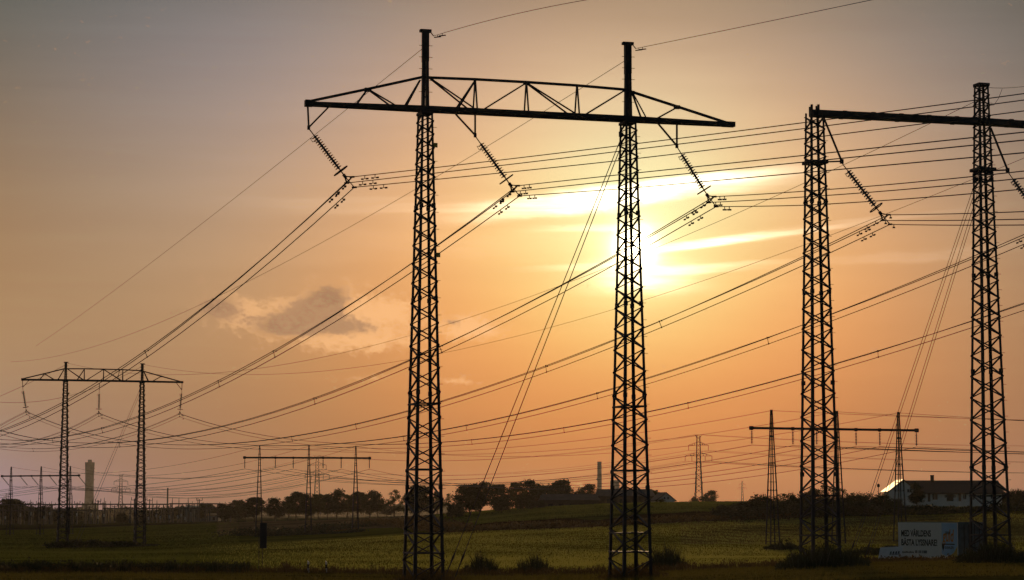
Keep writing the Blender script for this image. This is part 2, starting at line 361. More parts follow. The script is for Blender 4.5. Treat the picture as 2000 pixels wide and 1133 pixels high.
# ------------------------------------------------------------------ lattice mast
def mast(parent, cx, cy, z0, z1, a0, b0, a1, b1, leg, brace, ratio=0.82, name='lattice_column', ladder=0.0, battens=(), pegs=True):
    """four angle-iron legs with zigzag bracing, as a part of parent with its legs as sub-parts"""
    def corner(z, sx_, sy_):
        t = (z - z0) / (z1 - z0); return Vector((cx + sx_ * (a0 + (a1 - a0) * t) / 2, cy + sy_ * (b0 + (b1 - b0) * t) / 2, z))
    br = MB(); sg = [(-1, -1), (1, -1), (1, 1), (-1, 1)]
    z = z0 + 0.3; k = 0
    while z < z1 - 0.25:
        t = (z - z0) / (z1 - z0); wa = a0 + (a1 - a0) * t; wb = b0 + (b1 - b0) * t
        h = ladder if ladder else max(0.26, ratio * (wa + wb) / 2 * 0.62)
        zn = min(z + h, z1 - 0.05)
        for i in range(4):
            A_, B_ = sg[i], sg[(i + 1) % 4]
            if ladder: br.beam(corner(z, *A_), corner(z, *B_), brace, brace * .6)
            elif (k + i) % 2 == 0: br.beam(corner(z, *A_), corner(zn, *B_), brace, brace * .6)
            else: br.beam(corner(z, *B_), corner(zn, *A_), brace, brace * .6)
        z = zn; k += 1
    for zb in battens:
        for i in range(4): br.beam(corner(zb, *sg[i]), corner(zb, *sg[(i + 1) % 4]), brace * .8, brace * .8)
    col_o = br.build(name, M['steel'], parent)
    for (sx_, sy_) in sg:
        lm = MB(); p, q_ = corner(z0 - 0.6, sx_, sy_), corner(z1, sx_, sy_); th = leg * .14
        # an angle profile: two flanges meeting in the outer corner
        lm.hexa([p + Vector((0, 0, 0)), p + Vector((-sx_ * leg, 0, 0)), p + Vector((-sx_ * leg, -sy_ * th, 0)), p + Vector((0, -sy_ * th, 0)),
                 q_ + Vector((0, 0, 0)), q_ + Vector((-sx_ * leg * .64, 0, 0)), q_ + Vector((-sx_ * leg * .64, -sy_ * th, 0)), q_ + Vector((0, -sy_ * th, 0))])
        lm.hexa([p + Vector((0, -sy_ * th, 0)), p + Vector((-sx_ * th, -sy_ * th, 0)), p + Vector((-sx_ * th, -sy_ * leg, 0)), p + Vector((0, -sy_ * leg, 0)),
                 q_ + Vector((0, -sy_ * th, 0)), q_ + Vector((-sx_ * th, -sy_ * th, 0)), q_ + Vector((-sx_ * th, -sy_ * leg * .64, 0)), q_ + Vector((0, -sy_ * leg * .64, 0))])
        for j in range(1, 5):                                     # splice plates
            zz = z0 + (z1 - z0) * j / 5; cpt = corner(zz, sx_, sy_)
            lm.box(*sorted((cpt.x + sx_ * .012, cpt.x - sx_ * leg * .98)), *sorted((cpt.y + sy_ * .012, cpt.y - sy_ * leg * .98)), zz - .12, zz + .12)
        lg = lm.build('leg', M['steel'], col_o)
    if pegs:
        pm = MB(); z = z0 + 3
        while z < z1 - .3:
            cpt = corner(z, 1, -1); pm.beam(cpt, cpt + Vector((.17, -.02, 0)), .022); z += .9
        pm.build('step_bolts', M['steel'], col_o)
    return col_o

def plane_pt(C0, phi, px, py, off=0.0):
    """where the sight line through a photo pixel meets the vertical plane of a crossarm -> local (x, z)"""
    n = Vector((-math.sin(phi), math.cos(phi), 0)); d = ray(px, py); o = Vector((0, 0, EYE))
    t = ((C0 + n * off) - o).dot(n) / d.dot(n); w = o + d * t - C0
    return w.x * math.cos(phi) + w.y * math.sin(phi), w.z

# ------------------------------------------------------------------ truss portal (the big pylon and its far twin)
PHI_A = R(15.5)
CA = P(827, 1146, 120.0); CA.z = float(gz(CA.x, CA.y)[0])
la = lambda px, py: plane_pt(CA, PHI_A, px, py)
A_root = thing('truss_portal_pylon', 'huge near two-legged portal pylon with triangular truss crossarm, right leg crossing the sun', 'pylon', CA, PHI_A, 'truss portal pylons')
COL2 = la(1229, 700)[0]; ZARM = la(827, 213)[1]; ZTOP = ZARM - 0.30
for cx in (0.0, COL2):
    co_ = mast(A_root, cx, 0, 0, ZTOP, 1.64, 2.55, .61, 1.06, .175, .095, ratio=.64, battens=(1.5, 2.5, 5.8, 9.2))
    cap = MB().box(cx - .34, cx + .34, -.62, .62, ZTOP, ZTOP + .14); cap.build('top_plate', M['steel'], co_)
PK = []
for cx, pyt in ((0.0, 57), (COL2, 82)):
    zt = la(827 if cx == 0 else 1226, pyt)[1]; PK.append(zt)
    pm = MB(); w0, w1 = .19, .13
    for sx_, sy_ in ((-1, -1), (1, -1), (1, 1), (-1, 1)):
        pm.beam((cx + sx_ * w0 * .62, sy_ * w0 * .62, ZTOP + .14), (cx + sx_ * w1 * .62, sy_ * w1 * .62, zt - .16), .135, .135, w2=.12, h2=.12)
    z = ZARM + .5; k = 0
    while z < zt - .3:
        for s_ in (-1, 1):
            pm.beam((cx - .1, s_ * .12, z), (cx + .1, s_ * .12, z + .28), .10, .03); pm.beam((s_ * .12 + cx, -.1, z), (s_ * .12 + cx, .1, z + .28), .10, .03)
        z += .40
    pm.box(cx - .17, cx + .17, -.17, .17, zt - 1.75, zt - .16)
    po = pm.build('peak', M['steel'], A_root)
    MB().box(cx - .30, cx + .30, -.16, .16, zt - .16, zt - .02).beam((cx + .25, 0, zt - .10), (cx + .42, -.1, zt - .36), .05).build('peak_cap', M['steel'], po)
    pg = MB(); z = ZARM + .9
    while z < zt - .5: pg.beam((cx - .36, -.1, z), (cx + .36, -.1, z), .024); z += .62
    pg.build('step_bolts', M['steel'], po)
# crossarm: two box chords below, one chord above, web members between
XL, ZL = la(600, 203); XR, ZR = la(1432, 244); HW = .42
arm = MB()
for s_ in (-1, 1):
    arm.beam((XL, s_ * .10, ZL), (0, s_ * HW, ZARM), .17, .22); arm.beam((0, s_ * HW, ZARM), (COL2, s_ * HW, la(1226, 233)[1]), .17, .22); arm.beam((COL2, s_ * HW, la(1226, 233)[1]), (XR, s_ * .10, ZR), .17, .22)
for i in range(22):
    t = i / 21; x = XL + (XR - XL) * (.04 + .92 * t); hw = .10 + (HW - .10) * min(1, (x - XL) / -XL if x < 0 else (1 if x < COL2 else (XR - x) / (XR - COL2)))
    zz = ZARM + (la(1226, 233)[1] - ZARM) * (x / COL2) if 0 <= x <= COL2 else (ZL + (ZARM - ZL) * (x - XL) / -XL if x < 0 else ZR + (la(1226, 233)[1] - ZR) * (XR - x) / (XR - COL2))
    arm.beam((x, -hw, zz), (x, hw, zz), .07, .07)
    if i < 21: arm.beam((x, -hw, zz), (x + (XR - XL) * .92 / 21, hw, zz), .05, .05)
    arm.box(x - .09, x + .09, -hw - .10, -hw - .085, zz - .15, zz + .10)
arm.box(XL - .12, XL + .28, -.2, .2, ZL - .13, ZL + .2); arm.box(XR - .6, XR + .06, -.2, .2, ZR - .12, ZR + .15)
arm_o = arm.build('crossarm', M['steel'], A_root)
tc_pts = [la(604, 198), la(718, 174), la(823, 151), la(928, 155), la(1028, 160.5), la(1127, 167), la(1220, 175), la(1322, 208), la(1420, 240)]
tm = MB()
for p, q_ in zip(tc_pts[:-1], tc_pts[1:]): tm.beam((p[0], 0, p[1]), (q_[0], 0, q_[1]), .13, .13)
for p in (tc_pts[1], tc_pts[4], tc_pts[7]): tm.box(p[0] - .16, p[0] + .16, -.09, .09, p[1] - .14, p[1] + .06)
tm.build('top_chord', M['steel'], arm_o)
wb = MB()
def web(a, b, w=.075, dbl=True):
    (x0, z0), (x1, z1) = la(*a), la(*b)
    hw = .10 + (HW - .10) * min(1, max(.1, (x1 - XL) / -XL if x1 < 0 else (1 if x1 < COL2 else (XR - x1) / (XR - COL2))))
    for s_ in ((-1, 1) if dbl else (0,)): wb.beam((x0, s_ * .05, z0), (x1, s_ * hw, z1 - .02), w, w)
for a, b in (((718, 174), (697, 202)), ((718, 174), (768, 206)), ((820, 157), (792, 206)), ((840, 153), (922, 213)), ((928, 157), (892, 212)), ((928, 157), (928, 213)),
             ((1028, 162), (943, 214)), ((1028, 162), (1028, 219)), ((1028, 162), (1120, 224)), ((1127, 168), (1127, 225)), ((1218, 178), (1140, 225)),
             ((1235, 181), (1258, 232)), ((1322, 210), (1277, 234))): web(a, b)
wb.build('web_members', M['steel'], arm_o)
HANG = []
for a, b, t in (((601, 206), (641, 210), (603, 249)), ((928, 217), (890, 223), (928, 264)), ((1322, 242), (1285, 241), (1322, 285))):
    (x0, z0), (x1, z1), (x2, z2) = la(*a), la(*b), la(*t); HANG.append((x2, z2))
    hm = MB(); hm.beam((x0, 0, z0), (x2, 0, z2), .085, .085); hm.beam((x1, 0, z1), (x2, 0, z2), .085, .085); hm.box(x2 - .07, x2 + .07, -.05, .05, z2 - .12, z2 + .1)
    hm.build('hanger_bracket', M['steel'], A_root)
pl = MB()
for pyy in (287, 501):
    z = la(845, pyy)[1]; t = z / ZTOP; xh = (1.64 + (.61 - 1.64) * t) / 2; yh = (2.55 + (1.06 - 2.55) * t) / 2; pl.box(xh - .02, xh + .19, -yh - .03, -yh - .005, z - .12, z + .12)
pl.build('sign_plates', M['plateyellow'], A_root)
def to_world(root_loc, phi, x, y, z):
    return Vector((root_loc.x + x * math.cos(phi) - y * math.sin(phi), root_loc.y + x * math.sin(phi) + y * math.cos(phi), root_loc.z + z))

PHI_B = R(15); CB = P(122, 1068, 341.0); CB.z = float(gz(CB.x, CB.y)[0]) - .1
B_root = copy_tree(A_root); B_root.location = CB; B_root.rotation_euler.z = PHI_B
for ch in [c for c in B_root.children if c.name.startswith('hanger_bracket')]: bpy.data.objects.remove(ch)
inflate(B_root, .032, {})
KB = .66
for ch in B_root.children:
    if ch.name.startswith('peak'): ch.scale.z = KB; ch.location.z = (1 - KB) * ZTOP
PKB = [ZTOP + KB * (z - ZTOP) for z in PK]
XM = COL2 * .44; HANG_B = []
for x0, x1, x2, zt in ((XL + .06, XL + 1.0, XL + .1, ZL), (XM, XM + .02, XM, ZARM - .3), (XR - .1, XR - 1.0, XR - .12, ZR)):
    hm = MB(); z2 = zt - 1.15; hm.beam((x0, 0, zt - .1), (x2, 0, z2), .085, .085)
    if abs(x1 - x0) > .1: hm.beam((x1, 0, zt - .05), (x2, 0, z2), .085, .085)
    hm.build('hanger_bracket', M['steel'], B_root); HANG_B.append((x2, z2))
B_root['label'] = 'distant two-legged truss portal pylon standing on a low hedge strip far left in the fields'

# ------------------------------------------------------------------ plain beam portal (right)
PHI_C = R(17); CC = P(1602, 1095, 128.0); CC.z = float(gz(CC.x, CC.y)[0])
lc = lambda px, py: plane_pt(CC, PHI_C, px, py)
C_root = thing('beam_portal_pylon', 'near portal pylon with plain thick beam crossarm and no truss, right of the sun', 'pylon', CC, PHI_C)
C4 = lc(1927, 700)[0]; C5 = C4 * 2.0; ZC = lc(1594, 222)[1]; ZP = lc(1918, 167)[1]
mast(C_root, 0, 0, 0, ZC + .05, 1.75, 1.80, .80, .80, .175, .095, ratio=.72, battens=(1.7, 3.9, lc(1594, 318)[1]))
for cx in (C4, C5): mast(C_root, cx, 0, 0, ZP, 1.76, 1.80, .62, .62, .17, .095, ratio=.72, battens=(1.7, 3.9, lc(1918, 332)[1] - .2))
cm = MB(); z4 = lc(1918, 238)[1]
cm.beam((-.2, 0, ZC), (C4, 0, z4), .62, .36); cm.beam((C4, 0, z4), (C5 + 1.0, 0, z4 - .1), .62, .36)
for i in range(1, 12):
    x = C5 * i / 12; z = ZC + (z4 - ZC) * min(1, x / C4); cm.box(x - .12, x + .12, -.34, .34, z - .2, z + .2)
cb = cm.build('crossarm', M['steel'], C_root)
st = MB()
for x, y in ((-.34, -.38), (.06, -.40), (.30, .36), (-.1, .38)): st.box(x - .055, x + .055, y - .055, y + .055, ZC - .1, ZC + .42 + random.uniform(-.05, .1))
st.build('leg_stub', M['steel'], C_root)
for cx, zt in ((C4, ZP), (C5, ZP)): MB().box(cx - .34, cx + .36, -.36, .36, zt - .04, zt + .1).build('top_plate', M['steel'], C_root)
for cx, zb in ((0, lc(1594, 318)[1]), (C4, lc(1918, 332)[1]), (C5, lc(1918, 332)[1])):
    MB().box(cx - .56, cx + .56, -.56, .56, zb - .09, zb + .09).build('collar', M['steel'], C_root)
CH = []
for cx, (ax, ay), (bx, by) in ((0, (1608, 228), (1644, 315)), (C4, (1935, 250), (1968, 332)), (C5, None or (1935, 250), (1968, 332))):
    (x0, z0), (x1, z1) = lc(ax, ay), lc(bx, by)
    if cx == C5: x0 += C5 - C4; x1 += C5 - C4
    hm = MB(); hm.beam((x0, 0, z0), (x1, 0, z1), .09, .09); hm.beam((cx + .4, 0, z1 - .1), (x1, 0, z1), .08, .08); hm.box(x1 - .1, x1 + .1, -.05, .05, z1 - .14, z1 + .12)
    hm.build('hanger_bracket', M['steel'], C_root); CH.append((x1, z1))

# ------------------------------------------------------------------ three-legged beam pylons (two kinds of string hang)
ARM3 = 21.4; U3 = (2.55, 10.95, 19.0); S3 = (0.05, 5.25, 8.3, 13.4, 16.5, 21.35); H3 = 13.0
D_root = thing('three_legged_pylon', 'three-legged plain beam pylon in front of the row of trees, middle distance', 'pylon', (0, 0, 0), 0, 'three-legged beam pylons')
for cx in U3:
    mast(D_root, cx, 0, 0, H3 + 2.1, 1.25, 1.25, .20, .20, .15, .13, ladder=.95, pegs=False)
dm = MB(); dm.beam((-.25, 0, H3), (ARM3 + .25, 0, H3), .26, .30)
for x in S3: dm.box(x - .14, x + .14, -.16, .16, H3 - .22, H3 + .2)
for x in (0, ARM3): dm.box(x - .2, x + .2, -.17, .17, H3 - .24, H3 + .24)
dm.build('crossarm', M['steel'], D_root)
PHI_D, PHI_E, PHI_F = R(10), R(21), R(-27)
def place3(root, phi, u, px, Y):
    """put a three-legged pylon so that its leg number u stands in photo column px at distance Y"""
    g = G(px, Y); root.location = (g.x - U3[u] * math.cos(phi), g.y - U3[u] * math.sin(phi), g.z); root.rotation_euler.z = phi
place3(D_root, PHI_D, 1, 602, 395)
E_root = copy_tree(D_root); inflate(E_root, -.022, {}); place3(E_root, PHI_E, 1, 1638, 264); E_root['label'] = 'three-legged plain beam pylon partly hidden behind the left leg of the right-hand portal'
F_root = copy_tree(D_root); place3(F_root, PHI_F, 1, 78, 513); F_root['label'] = 'far three-legged pylon with slanting strings, beam cut off by the left edge'

# ------------------------------------------------------------------ far lattice towers
def far_tower(loc, s, phi, label):
    r = thing('lattice_tower', label, 'pylon', loc, phi, 'far lattice towers')
    c = mast(r, 0, 0, 0, 30 * s, 5.2 * s, 5.2 * s, 2.6 * s, 2.6 * s, .5 * s, .48 * s, ratio=1.3, pegs=False)
    m = MB(); sg = ((-1, -1), (1, -1), (1, 1), (-1, 1))
    for z0, z1, w0, w1 in ((30, 42.5, 2.6, 1.9),):
        for i in range(4):
            a, b = sg[i], sg[(i + 1) % 4]
            m.beam((a[0] * w0 / 2 * s, a[1] * w0 / 2 * s, z0 * s), (a[0] * w1 / 2 * s, a[1] * w1 / 2 * s, z1 * s), .3 * s)
            for k in range(5):
                t0, t1 = k / 5, (k + 1) / 5; wa, wb_ = w0 + (w1 - w0) * t0, w0 + (w1 - w0) * t1
                m.beam((a[0] * wa / 2 * s, a[1] * wa / 2 * s, (z0 + (z1 - z0) * t0) * s), (b[0] * wb_ / 2 * s, b[1] * wb_ / 2 * s, (z0 + (z1 - z0) * t1) * s), .2 * s)
    m.build('tower_head', M['farsteel'], r)
    for z, hw, hp in ((29.4, 8.8, 2.4), (36.4, 6.5, 2.0)):
        a = MB()
        for d in (-1, 1):
            for y in (-.9, .9):
                a.beam((d * 1.0 * s, y * s, z * s), (d * hw * s, 0, z * s), .24 * s); a.beam((d * 1.0 * s, y * s, (z + hp) * s), (d * hw * s, 0, z * s), .22 * s)
                for t in (.3, .6): a.beam((d * (1 + (hw - 1) * t) * s, y * (1 - t) * s, z * s), (d * (1 + (hw - 1) * t * .8) * s, y * (1 - t) * s, (z + hp * (1 - t * .8)) * s), .16 * s)
        ao = a.build('crossarm', M['farsteel'], r)
        for x in ((-hw, -hw * .5, hw * .5, hw) if z < 30 else (-hw, hw)):
            MB().beam((x * s, 0, z * s), (x * s, 0, (z - 3.4) * s), .3 * s).build('insulator', M['farsteel'], ao)
    h = MB()
    for d in (-1, 1):
        for y in (-.6, .6): h.beam((d * .8 * s, y * s, 41 * s), (d * 2.3 * s, 0, 43.3 * s), .22 * s)
        h.beam((0, 0, 43 * s), (d * 2.3 * s, 0, 43.3 * s), .2 * s)
    h.build('earth_wire_horn', M['farsteel'], r)
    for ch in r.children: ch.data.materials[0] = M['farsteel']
    return r
FT = []
for px, py0, py1, Y, lab in ((1365, 979, 849, 1440, 'far lattice tower with two pointed arms right of the sun-crossed mast'),
                             (619, 1006, 890, 1700, 'far lattice tower rising behind the row of trees, middle pylon leg in front'),
                             (235, 1015, 926, 2050, 'hazy lattice tower beyond the switchyard, between the two legs of the left portal'),
                             (1450, 983, 939, 4100, 'tiniest far lattice tower on the hill skyline')):
    b = P(px, py0, Y); top = P(px, py1, Y); s = (top.z - b.z) / 43.3
    far_tower(b, s, R(4) if Y != 4100 else R(10), lab); FT.append((b, s))
for px, py0, py1, Y, lab in ((12, 1005, 963, 3800, 'faint lattice tower behind the switchyard trees, cut by the left edge'), (1232 - 257, 0, 0, 0, None)):
    if lab:
        b = P(px, py0, Y); top = P(px, py1, Y); far_tower(b, (top.z - b.z) / 43.3, R(4), lab)

# ------------------------------------------------------------------ insulator strings
def insulator(top, bottom, label, group, big=True, ndisc=15, ring=True, R0=.20):
    top, bottom = Vector(top), Vector(bottom); d = (bottom - top); L = d.length; d.normalize()
    r = thing('insulator_string', label, 'insulator', top, 0, group)
    def at(t): return d * (L * t)
    t0, t1 = (.15, .80) if big else (.08, .9)
    MB().tube([at(0), at(t0)], .03 if big else .035, 5).tube([at(t1), at(.93)], .035, 5).build('link_rod', M['steel'], r)
    m = MB(); m.tube([at(t0), at(t1)], R0 * .3, 6)
    for i in range(ndisc):
        c = t0 + (t1 - t0) * (i + .5) / ndisc; h = (t1 - t0) * L / ndisc
        c0 = d * (L * c)
        m.tube([c0 - d * h * .32, c0 - d * h * .22, c0 + d * h * .12, c0 + d * h * .17], [R0 * .30, R0 * .82, R0, R0 * .30], 10)
    m.build('disc_stack', M['glass'], r, smooth=False)
    if ring:
        MB().torus(at(.84), d, .42, .035).beam(at(.84) + d.orthogonal().normalized() * .42, at(.84) - d.orthogonal().normalized() * .42, .03).build('corona_ring', M['steel'], r)
        h = MB(); o = d.orthogonal().normalized(); h.tube([at(t0 + .02) + o * .16, at(t0) + o * .32, at(t0 + .06) + o * .34, at(t0 + .09) + o * .12], .018, 5); h.build('arcing_horn', M['steel'], r)
    return r, d
def yoke(parent, top, pts):
    """triangular plate and three clamps holding the sub-conductors"""
    m = MB(); c = Vector(pts[0][:]) * .5 + Vector(pts[1][:]) * .5
    tp = Vector(parent['_b']); off = Vector(parent.location)
    a, b, l = (Vector(p) - off for p in pts)
    m.beam(tp, a, .07, .05); m.beam(tp, b, .07, .05); m.beam(a, b, .05, .05); m.beam(tp, l, .045, .045); m.beam(tp - Vector((.07, 0, -.09)), tp + Vector((.07, 0, -.09)), .14, .16)
    for p in (a, b, l): m.beam(p - Vector((.12, -.04, 0)), p + Vector((.12, -.04, 0)), .09, .09)
    m.build('yoke_plate', M['steel'], parent)

# ------------------------------------------------------------------ wires
def fitwire(p0, Y1, X1=None, way=(), p1=None, xr=None):
    """parabola in a vertical plane from p0 to (X1, Y1); end height and sag from photo way-points"""
    p0 = Vector(p0)
    if p1 is not None:
        p1 = Vector(p1); best = None; cand = [p1.x]; Y1 = p1.y
    else: cand = [X1] if X1 is not None else list(np.linspace(xr[0], xr[1], 61))
    best = None
    for X in cand:
        A_, B_ = [], []
        for px, py in way:
            k = (px - 1000) / F                       # solve x(t) = k * depth(t), depth ~ y*CP + SP*(z-EYE)
            t = .5
            for _ in range(12):
                y = p0.y + (Y1 - p0.y) * t; zz = None
                d = ray(px, py); ratio = d.x / d.y
                den = (X - p0.x) - ratio * (Y1 - p0.y)
                t = (ratio * p0.y - p0.x) / den if abs(den) > 1e-9 else .5
                break
            t = max(0.0, min(1.0, t)); y = p0.y + (Y1 - p0.y) * t; zt = P(px, py, y).z; wgt = F / y
            if p1 is not None: A_.append([-4 * t * (1 - t) * wgt]); B_.append((zt - (p0.z + (p1.z - p0.z) * t)) * wgt)
            else: A_.append([t * wgt, -4 * t * (1 - t) * wgt]); B_.append((zt - p0.z * (1 - t)) * wgt)
        A_, B_ = np.array(A_), np.array(B_); s_, *_ = np.linalg.lstsq(A_, B_, rcond=None)
        err = float(np.abs(A_ @ s_ - B_).max())
        if best is None or err < best[0]: best = (err, X, s_)
    err, X, s_ = best
    if p1 is not None: z1, sag = p1.z, float(s_[0])
    else: z1, sag = float(s_[0]), float(s_[1])
    end = Vector((X, Y1, z1))
    if err > 6: print('wire fit', [tuple(map(round, w_)) for w_ in way][:2], 'err', round(err, 1), 'X', round(X, 1), 'z1', round(z1, 1), 'sag', round(sag, 2))
    return p0, end, sag
def curve_pts(p0, p1, sag, n=40, t0=0., t1=1.):
    out = []
    for i in range(n + 1):
        t = t0 + (t1 - t0) * i / n; v = p0.lerp(p1, t); v.z -= 4 * sag * t * (1 - t); out.append(v)
    return out
def wire(name, label, cat, p0, p1, sag, r, group=None, n=44, mat='wire'):
    o = MB().tube([p - p0 for p in curve_pts(p0, p1, sag, n)], r, 5).build(name, M[mat]); o.location = p0
    return tag(o, label, cat, group)
def bundle(label, p0, p1, sag, off0, off1, r, group, spacers=(), dampers=((0, 1.6), (0, 2.7)), n=48):
    root = thing('conductor_bundle', label, 'conductor', p0, 0, group); L = (p1 - p0).length
    base = curve_pts(p0, p1, sag, n); paths = []
    for k in range(3):
        pts = [b - p0 + Vector(off0[k]).lerp(Vector(off1[k]), min(1, (i / n) * 6)) for i, b in enumerate(base)]; paths.append(pts)
        MB().tube(pts, r, 5).build('wire', M['wire'], root)
    def at(k, t):
        f = t * n; i = min(n - 1, int(f)); return paths[k][i].lerp(paths[k][i + 1], f - i)
    for t in spacers:
        sp_ = MB()
        for a, b in ((0, 2),) if int(t * 1000) % 2 else ((1, 2),): sp_.beam(at(a, t), at(b, t), .03); 
        for k in range(3): sp_.beam(at(k, t) - Vector((0, 0, .05)), at(k, t) + Vector((0, 0, .05)), .09, .09)
        sp_.build('spacer', M['steel'], root)
    for e_, dist in dampers:
        for k in range(3):
            t = (dist + .25 * k) / L; t = 1 - t if e_ else t
            c = at(k, t); d = (at(k, min(1, t + .002)) - at(k, max(0, t - .002))).normalized()
            m = MB(); m.beam(c, c - Vector((0, 0, .14)), .04); b_ = c - Vector((0, 0, .16)); m.beam(b_ - d * .22, b_ + d * .22, .025)
            for s_ in (-1, 1): m.beam(b_ + d * s_ * .12 - Vector((0, 0, .02)), b_ + d * s_ * .26 - Vector((0, 0, .01)), .075, .075)
            m.build('vibration_damper', M['steel'], root)
    return root

OFF_A = ((.13, -.1, .29), (-.16, .1, .0), (.24, 0, -.24))
OFF_F = ((.07, .30, .15), (-.07, -.30, .15), (.0, 0, -.30))
WR = .027
# --- big truss pylon: three slanting strings, each with a bundle to the left distance and one to the right
A_spec = [
 ((603, 250), (683, 357), 'left tip', 'under the left tip of the huge truss crossarm',
  [(452, 561), (327, 660), (240, 722), (129, 787), (51, 827), (0, 845)], (-140, -60),
  [(1215, 289), (1500, 271), (1905, 212), (2000, 195)]),
 ((928, 266), (1006, 374), 'middle', 'between the two legs of the huge truss pylon',
  [(900, 452), (850, 487), (700, 589), (631, 634), (434, 745), (351, 785), (279, 814), (129, 855)], (-130, -45),
  [(1215, 345), (1500, 333), (1905, 285), (2000, 276)]),
 ((1322, 287), (1390, 395), 'right', 'right of the sun-crossed leg under the huge truss crossarm',
  [(1090, 567), (944, 642), (860, 681), (700, 748), (550, 803), (472, 828), (360, 852)], (-120, -30),
  [(1500, 391), (1905, 359), (2000, 351)])]
for i, (tp, bt, nm, where, wl, xr, wr_) in enumerate(A_spec):
    x2, z2 = HANG[i]; top = to_world(CA, PHI_A, x2, 0, z2 - .05)
    bot = P(bt[0], bt[1], top.y + .35)
    ins, d = insulator(top, top + (bot - top) * .93, 'slanting glass insulator string ' + where, 'slanting strings of the truss pylon', ndisc=15)
    ins['_b'] = tuple((bot - top) * .88); yoke(ins, top, [bot + Vector(o) for o in OFF_A]); del ins['_b']
    p0, p1, sag = fitwire(bot, 400, None, wl, xr=xr)
    sp_ = {0: (.13, .34, .155, .46, .62), 1: (.15, .20, .34, .42, .6), 2: (.12, .20, .38, .45, .62)}[i]
    bundle('three-wire bundle sagging left from the %s string of the huge truss pylon' % nm, p0, p1, sag, OFF_A, OFF_F, WR, 'bundles of the truss pylon', sp_, ((0, 1.2), (0, 2.2)))
    p0, p1, sag = fitwire(bot, 40, None, wr_, xr=(30, 70))
    bundle('three-wire bundle rising right from the %s string of the huge truss pylon' % nm, p0, p1, sag, OFF_A, ((.1, .1, .34), (-.12, -.05, .03), (.2, .1, -.34)), WR * .85, 'bundles of the truss pylon', (), ((0, 1.0), (0, 1.8)))
# --- far twin: three near-vertical strings
Bs = []
for i, (bt, nm) in enumerate((((52, 806), 'left'), ((193, 809), 'middle'), ((351, 810), 'right'))):
    x2, z2 = HANG_B[i]; top = to_world(CB, PHI_B, x2, 0, z2 - .05)
    bot = P(bt[0], bt[1], top.y); Bs.append(bot)
    ins, d = insulator(top, top + (bot - top) * .93, 'near-vertical insulator string hanging at the %s of the distant truss portal' % nm, 'strings of the distant truss portal', ndisc=15, R0=.2)
    ins['_b'] = tuple((bot - top) * .9); yoke(ins, top, [bot + Vector(o) for o in ((.2, 0, .1), (-.2, 0, .1), (0, 0, -.3))]); del ins['_b']
# --- plain beam portal: slanting strings, bundles to the far twin and to the right
Cs = []
C_way = [
 [(1700, 445), (1570, 508), (1257, 645), (1175, 679), (1016, 738), (863, 787), (694, 832), (550, 858), (400, 871)],
 [(2000, 468), (1600, 626), (1454, 681), (1261, 745), (1191, 766), (975, 821), (866, 841), (787, 855), (658, 868)],
 [(2000, 592), (1724, 684), (1633, 713), (1515, 745), (1264, 808), (1157, 831), (992, 855), (866, 868), (640, 873)]]
for i, (bt, nm) in enumerate((((1730, 430), 'left'), ((2046, 446), 'middle'), ((2372, 462), 'right'))):
    x1, z1 = CH[i]; top = to_world(CC, PHI_C, x1, 0, z1 - .1)
    bot = P(bt[0], bt[1], top.y + .5); Cs.append(bot)
    ins, d = insulator(top, top + (bot - top) * .93, 'slanting glass insulator string at the %s hanger of the plain beam portal' % nm, 'slanting strings of the beam portal', ndisc=15)
    ins['_b'] = tuple((bot - top) * .88); yoke(ins, top, [bot + Vector(o) for o in OFF_A]); del ins['_b']
    p0, p1, sag = fitwire(bot, None, None, C_way[i], p1=Bs[i])
    bundle('long three-wire bundle from the beam portal\'s %s string to the distant truss portal' % nm, p0, p1, sag, OFF_A, OFF_F, WR * .95, 'bundles from beam portal to distant portal',
           {0: (.12, .20, .38, .46), 1: (.14, .26, .38, .45), 2: (.16, .29, .40, .5)}[i], ((0, 1.3), (0, 2.2), (1, 1.5)))
p0, p1, sag = fitwire(Cs[0], 60, None, [(1800, 431), (1900, 429), (2000, 428)], xr=(20, 80))
bundle('three-wire bundle leaving level to the right from the left string of the plain beam portal', p0, p1, sag, OFF_A, OFF_A, WR * .85, 'bundles of the beam portal', (), ((0, .9),))
# distant portal: bundles on to the left
for i, (w_, nm) in enumerate((([(20, 822), (0, 833)], 'left'), ([(130, 843), (90, 855), (40, 866), (0, 871)], 'middle'), ([(282, 842), (235, 855), (132, 873), (30, 875), (0, 875)], 'right'))):
    p0, p1, sag = fitwire(Bs[i], 430, -160 + 10 * i, w_)
    bundle('three-wire bundle leaving left from the %s string of the distant truss portal' % nm, p0, p1, sag, OFF_F, OFF_F, WR, 'bundles of the distant portal', (.3,), ())
